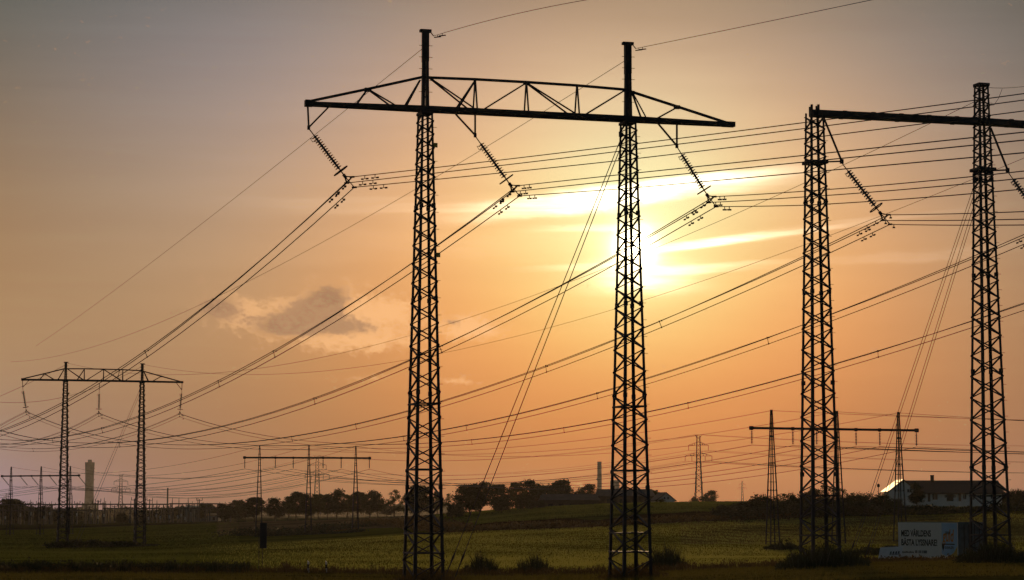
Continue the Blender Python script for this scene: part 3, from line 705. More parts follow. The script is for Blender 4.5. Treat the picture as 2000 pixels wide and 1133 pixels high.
# --- earth wires
def pk(root_loc, phi, cx, zt, side=.42, dz=-.36): return to_world(root_loc, phi, cx + side, -.1, zt + dz)
GRP = 'earth wires'
ew = [('left', 0.0, PK[0], [(610, 260), (449, 400), (400, 437), (225, 560), (0, 677)], [(1000, 29), (1150, -1)]),
      ('right', COL2, PK[1], [(1030, 235), (763, 400), (487, 550), (400, 592), (270, 645.5), (120, 690.5), (0, 709)], [(1500, 42), (1702, 0)])]
for nm, cx, zt, wl, wr_ in ew:
    p0, p1, sag = fitwire(to_world(CA, PHI_A, cx - .1, 0, zt - 1.0), 400, None, wl, xr=(-150, -20))
    wire('earth_wire', 'thin earth wire sagging away left from the %s peak of the huge truss pylon' % nm, 'earth wire', p0, p1, sag, .016, GRP)
    p0, p1, sag = fitwire(pk(CA, PHI_A, cx, zt), 40, None, wr_, xr=(20, 75))
    w_ = wire('earth_wire', 'thin earth wire rising right from the %s peak of the huge truss pylon' % nm, 'earth wire', p0, p1, sag, .015, GRP)
    for k, t in enumerate((.006, .013)):
        c = curve_pts(p0, p1, sag, 1, t, t)[0] - p0; MB().beam(c, c - Vector((0, 0, .1)), .03).beam(c + Vector((-.18, .1, -.12)), c + Vector((.18, -.1, -.12)), .05).build('vibration_damper', M['steel'], w_)
B1 = to_world(CB, PHI_B, .3, 0, PKB[0] - .2); B2 = to_world(CB, PHI_B, COL2 + .3, 0, PKB[1] - .2)
p0, p1, sag = fitwire(to_world(CC, PHI_C, C4 - .3, 0, ZP - .9), None, None, [(1800, 243), (1620, 330), (1461, 400), (1308, 472), (1061, 574), (857, 641), (685, 688), (460, 725)], p1=B1)
wire('earth_wire', 'thin earth wire from the beam portal passing the sun towards the distant portal', 'earth wire', p0, p1, sag, .016, GRP)
p0, p1, sag = fitwire(to_world(CC, PHI_C, C5 - .3, 0, ZP - .9), None, None, [(1941, 326), (1726, 414), (1500, 502), (1254, 588.5), (1196, 606.5), (860, 692), (790, 707), (490, 733)], p1=B2)
wire('earth_wire', 'lower thin earth wire passing under the sun to the right peak of the distant portal', 'earth wire', p0, p1, sag, .016, GRP)
p0, p1, sag = fitwire(to_world(CC, PHI_C, C4 + .4, 0, ZP - .1), 70, None, [(1960, 172), (2000, 169)], xr=(20, 60))
wire('earth_wire', 'short visible earth wire leaving right from the top of the beam portal leg', 'earth wire', p0, p1, sag, .015, GRP)
jl = [to_world(CC, PHI_C, C4 + x, 0, ZP + z) for x, z in ((1.35, -.12), (1.1, -.7), (.8, -1.1), (.45, -1.15))]
o = MB().tube([p - jl[0] for p in jl], .014, 5).build('earth_lead', M['wire']); o.location = jl[0]; tag(o, 'short drooping lead under the earth wire at the top of the beam portal leg', 'cable')
for nm, cx, zt, wl in (('left', 0, PKB[0], [(70, 742), (0, 774)]), ('right', COL2, PKB[1], [(168, 764), (114, 777.6), (39, 786.6), (0, 785.5)])):
    p0, p1, sag = fitwire(to_world(CB, PHI_B, cx - .1, 0, zt - .5), 430, -160 if cx == 0 else -150, wl)
    wire('earth_wire', 'faint earth wire leaving left from the %s peak of the distant truss portal' % nm, 'earth wire', p0, p1, sag, .025, GRP)
# --- three-legged pylons: short strings and single wires
def strings3(root, phi, nm, tilt=0.0, big=1.0):
    out = []; ordn = ('first', 'second', 'third', 'fourth', 'fifth', 'sixth')
    L0 = Vector(root.location)
    for k, x in enumerate(S3):
        top = to_world(L0, phi, x, 0, H3 - .22); bot = top + Vector((tilt, 0, -1.7 if not tilt else -2.0)); out.append(bot)
        insulator(top, bot, '%s short string from left on the %s' % (ordn[k], nm), 'short strings of the three-legged pylons', big=False, ndisc=8, ring=False, R0=.15)
    return out
SD = strings3(D_root, PHI_D, 'three-legged pylon by the tree row')
SE = strings3(E_root, PHI_E, 'three-legged pylon behind the beam portal')
SF = strings3(F_root, PHI_F, 'three-legged pylon at the left edge', tilt=1.7)
ordn = ('first', 'second', 'third', 'fourth', 'fifth', 'sixth')
def zat(p0, p1, t, py):   # sag so that the wire passes image row py at parameter t
    v = p0.lerp(p1, t); px, _ = project(v); z = P(px, py, v.y).z; return (v.z - z) / (4 * t * (1 - t))
for k in range(6):
    sag = zat(SE[k], SD[k], .52, (938, 944, 948, 951, 954, 957)[k])
    wire('power_line_wire', '%s wire from the left between the two nearer three-legged pylons' % ordn[k], 'wire', SE[k], SD[k], sag, .03, 'wires between three-legged pylons')
    sag = zat(SD[k], SF[k], .5, 952 + 3 * k)
    wire('power_line_wire', '%s wire from the tree-row pylon towards the left-edge three-legged pylon' % ordn[k], 'wire', SD[k], SF[k], sag, .034, 'wires between three-legged pylons')
    e1 = Vector((150 + 3 * k, 232 + 2 * k, SE[k].z - .3)); sag = zat(SE[k], e1, .3, 889 + 1.6 * (k % 3) + k * .6)
    wire('power_line_wire', '%s wire leaving right from the pylon behind the beam portal' % ordn[k], 'wire', SE[k], e1, sag, .026, 'wires leaving right')
    if k > 0:
        f1 = Vector((SF[k].x - 60, SF[k].y + 20, SF[k].z - 5)); wire('power_line_wire', '%s wire dropping left from a slanting string of the left-edge pylon' % ordn[k], 'wire', SF[k], f1, 1.0, .034, 'wires dropping left')
for k in range(3):
    a = to_world(Vector(E_root.location), PHI_E, U3[k], 0, H3 + 2.0); b = to_world(Vector(D_root.location), PHI_D, U3[k], 0, H3 + 2.0); c = to_world(Vector(F_root.location), PHI_F, U3[k], 0, H3 + 2.0)
    nm = ('left', 'middle', 'right')[k]
    wire('earth_wire', 'faint earth wire joining the %s leg tops of the nearer three-legged pylons' % nm, 'earth wire', a, b, zat(a, b, .5, (880, 884, 889)[k]), .022, GRP)
    wire('earth_wire', 'faint earth wire from the tree-row pylon\'s %s leg top towards the left edge' % nm, 'earth wire', b, c, zat(b, c, .5, (922, 928, 934)[k]), .026, GRP)
    e1 = Vector((150 + 4 * k, 232, a.z - .5)); wire('earth_wire', 'faint earth wire leaving right from the %s leg top behind the beam portal' % nm, 'earth wire', a, e1, zat(a, e1, .3, 824 + 6 * k), .020, GRP)
# --- far tower line
def tower_pts(i):
    b, s = FT[i]; ph = R(4); pts = [(-8.8, 26), (-4.4, 26), (4.4, 26), (8.8, 26), (-6.5, 33), (6.5, 33), (-2.3, 43.3), (2.3, 43.3)]
    return [to_world(b, ph, x * s, 0, z * s) for x, z in pts]
T0, T1, T2 = tower_pts(0), tower_pts(1), tower_pts(2)
for k in range(8):
    wire('far_wire', 'faint wire between the far tower right of the sun and the tree-row one', 'wire', T0[k], T1[k], 9, .07, 'faint wires between far towers')
    wire('far_wire', 'faint wire between the tree-row far tower and the switchyard one', 'wire', T1[k], T2[k], 9, .08, 'faint wires behind the trees')
    e1 = T0[k] + Vector((520, -60, 2)); wire('far_wire', 'faint wire running right from the far tower right of the sun-crossed mast', 'wire', T0[k], e1, 9, .07, 'faint wires running right')
# --- guy wires
def guy(label, a, b, r=.024, turn=True):
    a, b = Vector(a), Vector(b); o = MB().tube([Vector((0, 0, 0)), (b - a) * .5, b - a], r, 5).build('guy_wire', M['wire']); o.location = a; tag(o, label, 'guy wire', 'guy wires')
    if turn:
        d = (b - a); MB().tube([d * .935, d * .95, d * .965], [.02, .07, .03], 6).tube([d * .965, d], .035, 6).build('turnbuckle', M['steel'], o)
    return o
T2top = to_world(CA, PHI_A, COL2 - .45, -.3, la(1229, 268)[1])
guy('left of the two guy wires slanting down from the sun-crossed leg', T2top, G(868, 128.5)); guy('right of the two guy wires slanting down from the sun-crossed leg', T2top + Vector((.12, .1, -.1)), G(888, 130))
MB().box(-.1, .1, -.1, .1, -.1, .12).build('guy_clamp', M['steel'], A_root).location = (COL2 - .5, -.3, la(1229, 266)[1])
C4top = to_world(CC, PHI_C, C4 - .55, -.2, lc(1918, 352)[1])
for k, (px, nm) in enumerate(((1655, 'leftmost'), (1660, 'second'), (1687, 'third'), (1692, 'fourth'))):
    guy('%s of the four guy wires slanting left from the beam portal leg' % nm, C4top + Vector((.12 * k, 0, -.12 * k)), G(px, 150 + k), .017, k in (0, 2))
guy('guy wire coming down into the right edge beside the beam portal', to_world(CC, PHI_C, C5 - .5, 0, 19), G(1940, 152), .014, False)
MB().box(-.13, .13, -.1, .1, -.12, .12).build('guy_clamp', M['steel'], C_root).location = (C4 - .6, -.2, lc(1918, 352)[1])
B2top = to_world(CB, PHI_B, COL2 - .3, -.2, ZTOP - .8)
for k, (px, nm) in enumerate(((141, 'left'), (147, 'right'))): guy('%s guy wire slanting down between the legs of the distant truss portal' % nm, B2top + Vector((.2 * k, 0, -.2 * k)), G(px, 322 + 2 * k), .025, False)

# ------------------------------------------------------------------ foliage
def leaf_mesh(name, C_, size, mat, spread=1.0, up=0.0, parent=None):
    """many small leaf-clump faces at centres C_"""
    n = len(C_); a = rng.normal(size=(n, 3)); a[:, 2] += up; a /= np.linalg.norm(a, axis=1)[:, None]
    b = rng.normal(size=(n, 3)); b -= (b * a).sum(1)[:, None] * a; b /= np.linalg.norm(b, axis=1)[:, None]
    s_ = size * (0.6 + 0.8 * rng.random(n))[:, None]; s2 = s_ * (0.45 + 0.4 * rng.random(n))[:, None]
    v = np.stack([C_ - a * s_ * .5, C_ + b * s2 * .5, C_ + a * s_ * .5, C_ - b * s2 * .5], 1).reshape(-1, 3)
    f = np.arange(4 * n, dtype=np.int32)
    me = bpy.data.meshes.new(name); me.vertices.add(len(v)); me.vertices.foreach_set('co', v.ravel()); me.loops.add(len(f)); me.loops.foreach_set('vertex_index', f)
    me.polygons.add(n); me.polygons.foreach_set('loop_start', np.arange(n, dtype=np.int32) * 4); me.polygons.foreach_set('loop_total', np.full(n, 4, dtype=np.int32)); me.update(calc_edges=True)
    me.materials.append(mat); o = bpy.data.objects.new(name, me); col.objects.link(o)
    if parent is not None: o.parent = parent
    return o
def crown_points(h, w, base, lobes, per, lobe_r, top=1.0):
    """leaf centres of a crown of lobes; h crown height, w width, base height where it starts"""
    pts = []
    for i in range(lobes):
        u = rng.random(); th = rng.random() * 2 * math.pi; rr = math.sqrt(rng.random())
        prof = math.sin(math.pi * (0.20 + 0.70 * u)) ** 0.6
        c = np.array([math.cos(th) * rr * w * .44 * prof, math.sin(th) * rr * w * .44 * prof, base + h * (0.08 + .86 * u)])
        r = lobe_r * (0.6 + .7 * rng.random()); m = int(per * (0.6 + .8 * rng.random()))
        d = rng.normal(size=(m, 3)); d /= np.linalg.norm(d, axis=1)[:, None]; d *= (rng.random(m) ** .45 * (1 + .45 * (rng.random(m) < .10)))[:, None] * r; d[:, 2] *= .72
        pts.append(c + d)
    return np.concatenate(pts)
def make_tree(h, w, trunk_h, lobes=26, per=70, lobe_r=None, leaf=.42, mat='leaf', label='', group=None, loc=(0, 0, 0), name='broadleaf_tree'):
    r = thing(name, label, 'tree', loc, 0, group); lobe_r = lobe_r or w * .2
    t = MB(); tr = max(.12, h * .022)
    pts = [Vector((rng.normal() * .06 * i, rng.normal() * .06 * i, z)) for i, z in enumerate(np.linspace(-.3, trunk_h + (h - trunk_h) * .55, 6))]
    t.tube(pts, list(np.linspace(tr * 1.25, tr * .4, 6)), 7)
    for k in range(6):
        z = trunk_h * (.85 + .25 * random.random()) + (h - trunk_h) * .12 * k / 2; th = random.random() * 6.28; L = w * (.28 + .16 * random.random())
        p = Vector((0, 0, z)); m_ = p + Vector((math.cos(th) * L * .5, math.sin(th) * L * .5, L * .45)); q_ = p + Vector((math.cos(th) * L, math.sin(th) * L, L * .7))
        t.tube([p, m_, q_], [tr * .5, tr * .35, tr * .15], 5)
    t.build('trunk', M['bark'], r)
    leaf_mesh('crown', crown_points(h - trunk_h, w, trunk_h, lobes, per, lobe_r), leaf, M[mat], parent=r)
    return r
protos = []
def tree_at(px, Y, pytop, wpx, label, group, kind=0, base_py=None, trunk=.22):
    g = G(px, Y)
    if base_py is not None: g.z = P(px, base_py, Y).z
    h = P(px, pytop, Y).z - g.z; w = wpx / F * Y
    key = kind
    if len(protos) <= key or protos[key] is None: raise IndexError
    o, ph, pw = protos[key]
    if not o.get('_used'):
        c = o; o['_used'] = 1
    else: c = copy_tree(o)
    if '_used' in c and c is not o: del c['_used']
    c.location = g; sc_w = w / pw; c.scale = (sc_w, sc_w, h / ph); c.rotation_euler.z = random.random() * 6.28
    tag(c, label, 'tree', group); return c
PK_ = [(9, 6, 1.9, 48, 130, 1.15, .40, 'leaf_dark'), (9, 6, 1.5, 44, 130, 1.25, .40, 'leaf_dark'), (9, 6, 2.1, 52, 105, 1.0, .38, 'leaf'), (9, 6, 1.8, 30, 62, 1.0, .38, 'leaf'), (9, 9, .9, 70, 130, 1.5, .48, 'leaf_dark'), (6, 8, .2, 50, 140, 1.4, .40, 'leaf_dark')]
for a in PK_:
    o = make_tree(a[0], a[1], a[2], a[3], a[4], a[5], a[6], a[7]); protos.append((o, a[0], a[1]))
AV = 'avenue trees in a row'
for px, Y, pt, w, lab, k in (
    (497, 600, 971, 42, 'dark tree at the left end of the tree row, behind the pylon leg', 0),
    (537, 600, 974, 44, 'round low tree on its own trunk second from the left end of the tree row', 1),
    (563, 630, 968, 34, 'slim tree between the round low tree and the taller trees of the row', 2),
    (578, 640, 960, 40, 'tall bushy tree just left of the middle leg of the tree-row pylon', 0),
    (600, 650, 966, 36, 'tree directly behind the middle leg of the tree-row pylon', 1),
    (622, 640, 963, 38, 'tree just right of the middle leg, under the far lattice tower', 2),
    (640, 650, 965, 34, 'narrow tree in the dense middle of the tree row', 0),
    (657, 640, 957.5, 42, 'tallest domed tree in the middle of the tree row', 1),
    (678, 645, 964, 36, 'tree between the tallest domed tree and the right leg of the tree-row pylon', 2),
    (698, 640, 960, 40, 'tree behind the right leg of the tree-row pylon', 0),
    (722, 640, 960, 42, 'broad tree right of the right leg of the tree-row pylon', 1),
    (738, 645, 962, 34, 'last tree at the right end of the tree row beside the gap', 2)): tree_at(px, Y, pt, w, lab, AV, k)
MID = 'trees around the left leg of the truss pylon'
for px, Y, pt, w, lab, k in (
    (770, 570, 955, 34, 'tall loose see-through tree just left of the huge pylon leg', 3),
    (795, 600, 962, 30, 'thin tree half hidden by the left edge of the huge pylon leg', 3),
    (818, 560, 950, 62, 'big dark tree seen through the left leg of the huge truss pylon', 4),
    (853, 640, 958, 30, 'pale hazy tree seen at the right side of the huge pylon leg', 2),
    (876, 620, 963, 28, 'small hazy loose tree between the huge pylon leg and the big dark tree', 3),
    (756, 900, 985, 40, 'low hazy tree in the gap right of the tree row', 1)): tree_at(px, Y, pt, w, lab, MID, k)
HILL = 'trees on the hill by the barns'
for px, Y, pt, w, lab, k in (
    (918, 440, 947, 66, 'big dark broad tree at the left end of the hill, guy wires crossing it', 4),
    (938, 445, 943, 50, 'dark tree with a bumpy top right behind the big dark broad tree', 1),
    (974, 520, 946, 48, 'tree of medium height second in the hill row right of the big dark tree', 0),
    (1008, 530, 940.5, 44, 'tree with a pointed bright-edged top in the hill row', 2),
    (1040, 540, 939, 54, 'broad domed tree in the middle of the hill row', 1),
    (1066, 550, 948, 40, 'lower tree between the two broad domed hill trees, behind the dark barn', 0),
    (1092, 540, 939, 58, 'broad domed tree over the left end of the dark barn roof', 4),
    (1145, 560, 947, 46, 'round tree just left of the thin chimney', 1),
    (1276, 560, 956, 26, 'tree at the right edge of the sun-crossed leg beside the gabled house', 2),
    (1386, 700, 959, 34, 'round-topped small tree at the foot of the far lattice tower', 1)): tree_at(px, Y, pt, w, lab, HILL, k)
SH = 'shrubs under the hill trees'
for px, Y, pt, w, lab in (
    (980, 438, 972, 46, 'low dark shrub left in front of the hill row'), (1022, 436, 968, 44, 'low dark shrub in front of the domed hill tree'),
    (1050, 438, 978, 36, 'low dark shrub touching the left end of the dark barn'), (1357, 700, 972, 22, 'low bush left of the far lattice tower foot'),
    (890, 430, 985, 40, 'low hedge bush left of the big dark broad tree'), (1290, 470, 974, 20, 'small bush left of the gabled house')): tree_at(px, Y, pt, w, lab, SH, 5)
THK = 'trees of the dark thicket'
for px, Y, pt, w, lab, k in (
    (1414, 338, 988, 50, 'lowest bush at the left end of the dark thicket', 5), (1445, 338, 982, 56, 'low wide bush near the left end of the thicket', 5),
    (1480, 338, 969, 56, 'bush left of the thin left leg of the hidden three-legged pylon', 5), (1506, 345, 972, 40, 'bush behind the left leg of the hidden three-legged pylon', 5),
    (1532, 340, 963, 44, 'sparse tree with sky through its top beside the beam portal leg', 3), (1556, 335, 966, 50, 'bush at the left edge of the beam portal leg', 5),
    (1584, 345, 956, 44, 'taller thicket tree seen through the beam portal leg', 1), (1612, 345, 946, 42, 'tallest thicket tree between the inner angles of the beam portal leg', 3),
    (1640, 340, 952, 34, 'sparse tree at the right edge of the beam portal leg', 3), (1664, 335, 966, 50, 'bush right of the beam portal leg where the guy wires start', 5),
    (1692, 335, 966, 46, 'bush between the guy wires and the farmhouse', 5), (1720, 338, 966, 46, 'bush in front of the golden roof of the farmhouse', 5),
    (1746, 335, 976, 44, 'last bush at the right end of the thicket by the lawn', 5), (1460, 330, 990, 90, 'front bush of the thicket near the field edge', 5),
    (1570, 328, 985, 100, 'broad front bush at the foot of the thicket behind the beam portal leg', 5), (1680, 328, 982, 100, 'broad front bush under the guy wires', 5), (1622, 330, 975, 90, 'broad middle bush of the thicket behind the beam portal leg', 5), (1520, 330, 980, 80, 'broad bush left of the beam portal leg in the thicket', 5), (1735, 329, 992, 70, 'low bush at the thicket end beside the lawn path', 5)): tree_at(px, Y, pt, w, lab, THK, k)
tree_at(1791, 366, 945, 32, 'small round tree in front of the long white farmhouse wall', None, 1)
FARR = 'trees right of the farmhouse'
for px, Y, pt, w, lab in ((1985, 460, 958, 40, 'low hazy tree at the right edge behind the farmhouse'), (2012, 455, 954, 44, 'tree cut by the right edge behind the farmhouse'), (1952, 420, 958, 36, 'dark bush at the right gable of the farmhouse')): tree_at(px, Y, pt, w, lab, FARR, 5)
LF = 'trees by the left buildings'
for px, Y, pt, w, lab, k in (
    (440, 640, 985, 40, 'dark round tree left of the tree row', 1), (462, 820, 978, 44, 'hazy domed tree behind the dark round tree', 4), (480, 780, 984, 34, 'hazy tree close to the left end of the tree row', 0),
    (408, 860, 984, 50, 'domed hazy tree above the pale station building', 4), (372, 900, 992, 50, 'low hazy tree left of the pale station building', 5), (352, 980, 990, 40, 'low dome of hazy tree beyond the bus bars', 5), (325, 980, 994, 50, 'low hazy tree under the thin mast', 5),
    (30, 900, 976, 80, 'large hazy dome of trees at the far left behind the switchyard', 4), (238, 760, 1003, 26, 'small dark bush at the foot of the hazy lattice tower', 5),
    (80, 950, 990, 80, 'wide hazy tree behind the left-edge pylon', 5), (130, 960, 994, 80, 'hazy tree behind the left leg of the distant portal', 5), (290, 950, 996, 60, 'hazy tree seen through the right leg of the distant portal', 5)): tree_at(px, Y, pt, w, lab, LF, k)
for o, ph, pw in protos:
    if '_used' in o: del o['_used']
# far-off hazy woods, one mass each
def treeline(px0, px1, Y, pytop, jitter, label, n=2600, leaf=1.4):
    px = rng.uniform(px0, px1, n); top = pytop + jitter * (np.sin(px * .07) + .6 * np.sin(px * .19 + 1) + .4 * np.sin(px * .43)); X = (px - 1000) / F * Y
    Yv = Y + rng.uniform(-14, 14, n); zb = gz(X, Yv); zt = EYE + (1000 - top) / F * Y; z = zb + (zt - zb) * rng.random(n) ** .7
    o = leaf_mesh('far_woods', np.stack([X, Yv, z], 1), leaf, M['leaf_dark']); tag(o, label, 'woods', None, 'stuff'); return o
treeline(-150, 480, 2600, 996, 2.5, 'dim far-off wood behind the switchyard on the left', 7000, 4.5)
treeline(742, 905, 4000, 990, 2.5, 'hazy far wood in the gap right of the tree row', 3500, 7)
treeline(470, 742, 4100, 996, 2.0, 'hazy far wood behind the trunks of the tree row', 3500, 7)
treeline(1960, 2200, 700, 968, 2.0, 'hazy far wood behind the farmhouse on the right', 2200, 1.6)
# hedges and rough ground strips
def strip(name, label, pts, h, n, leaf, mat, wid=1.5, kind='stuff', cat='hedge'):
    """leafy strip along a line of (photo column, distance)"""
    g = [G(a, b) for a, b in pts]; seg = np.array([(p.x, p.y) for p in g]); L = np.concatenate([[0], np.cumsum(np.linalg.norm(np.diff(seg, axis=0), axis=1))])
    s_ = rng.uniform(0, L[-1], n); x = np.interp(s_, L, seg[:, 0]) + rng.normal(size=n) * wid * .3; y = np.interp(s_, L, seg[:, 1]) + rng.normal(size=n) * wid * .5
    hh = h * (.55 + .45 * np.sin(s_ * .9 + 2 * np.sin(s_ * .23)) ** 2 * .8 + .3 * np.sin(s_ * .31)); z = gz(x, y) + np.abs(hh) * rng.random(n) ** .8
    o = leaf_mesh(name, np.stack([x, y, z], 1), leaf, M[mat], up=.6); tag(o, label, cat, None, kind); return o
strip('hedge_strip', 'low dark hedge strip joining both feet of the distant truss portal', [(94, 338), (200, 339), (298, 342)], 1.0, 3000, .3, 'leaf_dark', 1.6, None)
strip('hedge_strip', 'low dark hedge strip at the feet of the tree-row pylon', [(500, 384), (560, 386), (640, 388), (706, 392)], .8, 3000, .3, 'leaf_dark', 2.0, None)
strip('heath_mound', 'dark heathery mound left of the tree-row pylon', [(452, 408), (520, 412), (600, 420), (690, 440)], 1.2, 3500, .4, 'leaf_dark', 7, None, 'shrubbery')
strip('boundary_growth', 'long dark rough strip along the upper field edge', [(700, 452), (800, 430), (880, 345), (1000, 336), (1120, 332), (1250, 330), (1400, 328), (1540, 327)], .9, 12000, .4, 'dry', 6)
strip('field_edge_shrubs', 'dark shrubs along the foot of the lawn under the farmhouse', [(1740, 326), (1800, 322), (1880, 330), (2010, 330)], 1.2, 4000, .35, 'leaf_dark', 3, 'stuff', 'shrubs')
strip('hedge_strip', 'low dark hedge strip in the field left of the advertising container', [(1668, 190), (1700, 190), (1762, 192)], .75, 3000, .14, 'leaf_dark', 1.0, None)
# weeds: thin upright stalks with leaflets
def weeds(name, label, px0, px1, Y0, Y1, h, n, mat, w=.035, kind=None, cat='bush', dens=None, leafy=.5, ragged=(0, 0)):
    px = rng.uniform(px0, px1, n) if dens is None else np.clip(rng.normal((px0 + px1) / 2, (px1 - px0) / dens, n), px0, px1)
    if max(ragged) > 0:
        px = px[rng.random(n) < np.clip((px - px0) / max(ragged[0], 1), 0, 1) * np.clip((px1 - px) / max(ragged[1], 1), 0, 1)]; n = len(px)
    Y = rng.uniform(Y0, Y1, n); X = (px - 1000) / F * Y; z = gz(X, Y)
    prof = np.ones(n) if dens is None else np.clip(1.05 - (np.abs(px - (px0 + px1) / 2) / ((px1 - px0) / 2)) ** 2 * .8, .15, 1)
    clump = .65 + .5 * np.sin(px * .11 + Y) * np.sin(px * .037 + 2) + .2 * rng.normal(size=n)
    H = h * prof * np.clip(clump if dens is None else (.2 + 1.0 * rng.random(n) ** 1.7) * (.7 + .5 * np.sin(px * .19 + 1.7 * np.sin(px * .071)) ** 2), .12, 1.5)
    lean = rng.normal(size=(n, 2)) * .16 * H[:, None]; a = rng.random(n) * 6.28; wx = np.cos(a) * w; wy = np.sin(a) * w
    b0 = np.stack([X - wx, Y - wy, z - .05], 1); b1 = np.stack([X + wx, Y + wy, z - .05], 1); m0 = np.stack([X + lean[:, 0] * .45 + wx * .8, Y + lean[:, 1] * .45 + wy * .8, z + H * .55], 1); t = np.stack([X + lean[:, 0], Y + lean[:, 1], z + H], 1)
    v = np.stack([b0, b1, m0, t], 1).reshape(-1, 3); nl = int(n * leafy)
    i = rng.integers(0, n, nl); f_ = rng.random(nl) ** .8; C_ = b0[i] * (1 - f_)[:, None] + t[i] * f_[:, None] + rng.normal(size=(nl, 3)) * w * 2.5
    aa = rng.normal(size=(nl, 3)); aa /= np.linalg.norm(aa, axis=1)[:, None]; bb_ = rng.normal(size=(nl, 3)); bb_ /= np.linalg.norm(bb_, axis=1)[:, None]; s_ = w * (2 + 3 * rng.random(nl))[:, None]
    v2 = np.stack([C_ - aa * s_, C_ + bb_ * s_ * .5, C_ + aa * s_, C_ - bb_ * s_ * .5], 1).reshape(-1, 3)
    v = np.concatenate([v, v2]); m = n + nl; me = bpy.data.meshes.new(name); me.vertices.add(len(v)); me.vertices.foreach_set('co', v.ravel()); me.loops.add(4 * m); me.loops.foreach_set('vertex_index', np.arange(4 * m, dtype=np.int32))
    me.polygons.add(m); me.polygons.foreach_set('loop_start', np.arange(m, dtype=np.int32) * 4); me.polygons.foreach_set('loop_total', np.full(m, 4, dtype=np.int32)); me.update(calc_edges=True)
    me.materials.append(M[mat]); o = bpy.data.objects.new(name, me); col.objects.link(o); return tag(o, label, cat, None, kind)
weeds('verge_grass', 'rough grass of the near verge along the bottom of the picture', -200, 2200, 92, 139, .17, 60000, 'verge', .014, 'stuff', 'grass', leafy=.3)
weeds('ditch_reeds', 'dark band of reeds and weeds along the ditch at bottom left', -150, 490, 139, 147, .58, 9000, 'leaf_dark', .03, 'stuff', 'reeds')
weeds('verge_weeds', 'scattered dry weeds along the field edge', -150, 1620, 137, 145, .40, 13000, 'dry', .022, 'stuff', 'weeds')
weeds('verge_weeds', 'brown weeds round the container and small sign', 1640, 1920, 143, 149, .32, 3500, 'dry', .03, 'stuff', 'weeds')
weeds('field_grass', 'short crop blades of the wide middle field', 380, 1640, 143, 330, .15, 150000, 'crop', .026, 'stuff', 'crop', leafy=0.0, ragged=(520, 120))
weeds('field_grass', 'green crop blades of the left field, coloured darker for weaker backlight', -150, 960, 147, 340, .15, 90000, 'crop_green_dim', .026, 'stuff', 'crop', leafy=0.0, ragged=(0, 520))
weeds('field_grass', 'thin far grass of the left field before the switchyard', -150, 470, 340, 600, .15, 16000, 'crop_green_dim', .07, 'stuff', 'grass', leafy=0.0)
weeds('field_grass', 'short green crop blades of the right field behind the signs', 1480, 2150, 155, 320, .14, 45000, 'crop', .026, 'stuff', 'crop', leafy=0.0, ragged=(140, 0))
weeds('field_grass', 'hill field grass below the barns and bushes', 850, 1720, 375, 470, .22, 30000, 'crop_green_dim', .05, 'stuff', 'grass', leafy=0.0)
B_ = 'weed clumps at the field edge'
weeds('weed_clump', 'left of the two tall weed clumps between the huge pylon legs', 905, 978, 144, 148, 1.12, 1700, 'leaf_dark', .02, None, 'bush', 2.3, .6)
weeds('weed_clump', 'right of the two tall weed clumps between the huge pylon legs', 1006, 1078, 145, 149, 1.08, 1500, 'leaf_dark', .02, None, 'bush', 2.3, .6)
weeds('weed_clump', 'tall weed clump right of the sun-crossed pylon leg', 1262, 1338, 148, 152, 1.3, 1900, 'leaf_dark', .02, None, 'bush', 2.4, .6)
weeds('weed_clump', 'small tuft of weeds with golden tips left of the two road markers', 545, 575, 142, 144, .6, 260, 'dry', .03, None, 'bush', 3.0)
weeds('weed_mound', 'dark overgrown mound round the foot of the left beam portal leg', 1515, 1690, 121, 133, 1.05, 8000, 'leaf_dark', .024, None, 'bush', 2.4, .5)
weeds('weed_mound', 'dark overgrown mound round the foot of the beam portal leg beside the container', 1862, 2010, 124, 135, 1.0, 7000, 'leaf_dark', .024, None, 'bush', 2.4, .5)
weeds('weed_mound', 'dark weeds round the foot of the left leg of the huge truss pylon', 770, 900, 117, 125, .6, 2200, 'dry', .02, None, 'bush', 2.6, .3)
weeds('weed_mound', 'dark weeds round the foot of the sun-crossed pylon leg', 1170, 1300, 120, 128, .55, 2200, 'dry', .02, None, 'bush', 2.6, .3)
weeds('weed_mound', 'low dark weeds round the foot of the hidden pylon leg left of the beam portal', 1494, 1560, 247, 251, .8, 1200, 'leaf_dark', .05, None, 'bush', 2.6)

# ------------------------------------------------------------------ advertising container and signs
cn_ = P(1873, 1093, 160.0); cn_.z = float(gz(cn_.x, cn_.y)[0]); RZ = R(-57)
CL, CW, CHT = 6.06, 2.44, 2.62
xax = Vector((math.cos(RZ), math.sin(RZ), 0)); yax = Vector((-math.sin(RZ), math.cos(RZ), 0))
ct = cn_ - xax * CL
ctn = thing('shipping_container', 'shipping container carrying a large white advertising banner, beside the beam portal', 'container', ct, RZ)
cm_ = MB(); cm_.box(.05, CL - .05, .05, CW - .05, .16, CHT - .05)
nc = 26
for i in range(nc):
    x = .12 + (CL - .24) * i / nc; cm_.box(x, x + (CL - .24) / nc * .5, .02, .05, .2, CHT - .12); cm_.box(x, x + (CL - .24) / nc * .5, CW - .05, CW - .02, .2, CHT - .12)
for i in range(10):
    y = .14 + (CW - .28) * i / 10; cm_.box(CL - .05, CL - .015, y, y + .12, .2, CHT - .14)
cm_.build('body', M['container'], ctn)
fr = MB()
for x in (0, CL - .12):
    for y in (0, CW - .12): fr.box(x, x + .12, y, y + .12, .0, CHT)
for y in (0, CW - .1):
    fr.box(.12, CL - .12, y, y + .1, .04, .18); fr.box(.12, CL - .12, y, y + .1, CHT - .1, CHT)
for x in (0, CL - .1): fr.box(x, x + .1, .12, CW - .12, .04, .18); fr.box(x, x + .1, .12, CW - .12, CHT - .12, CHT)
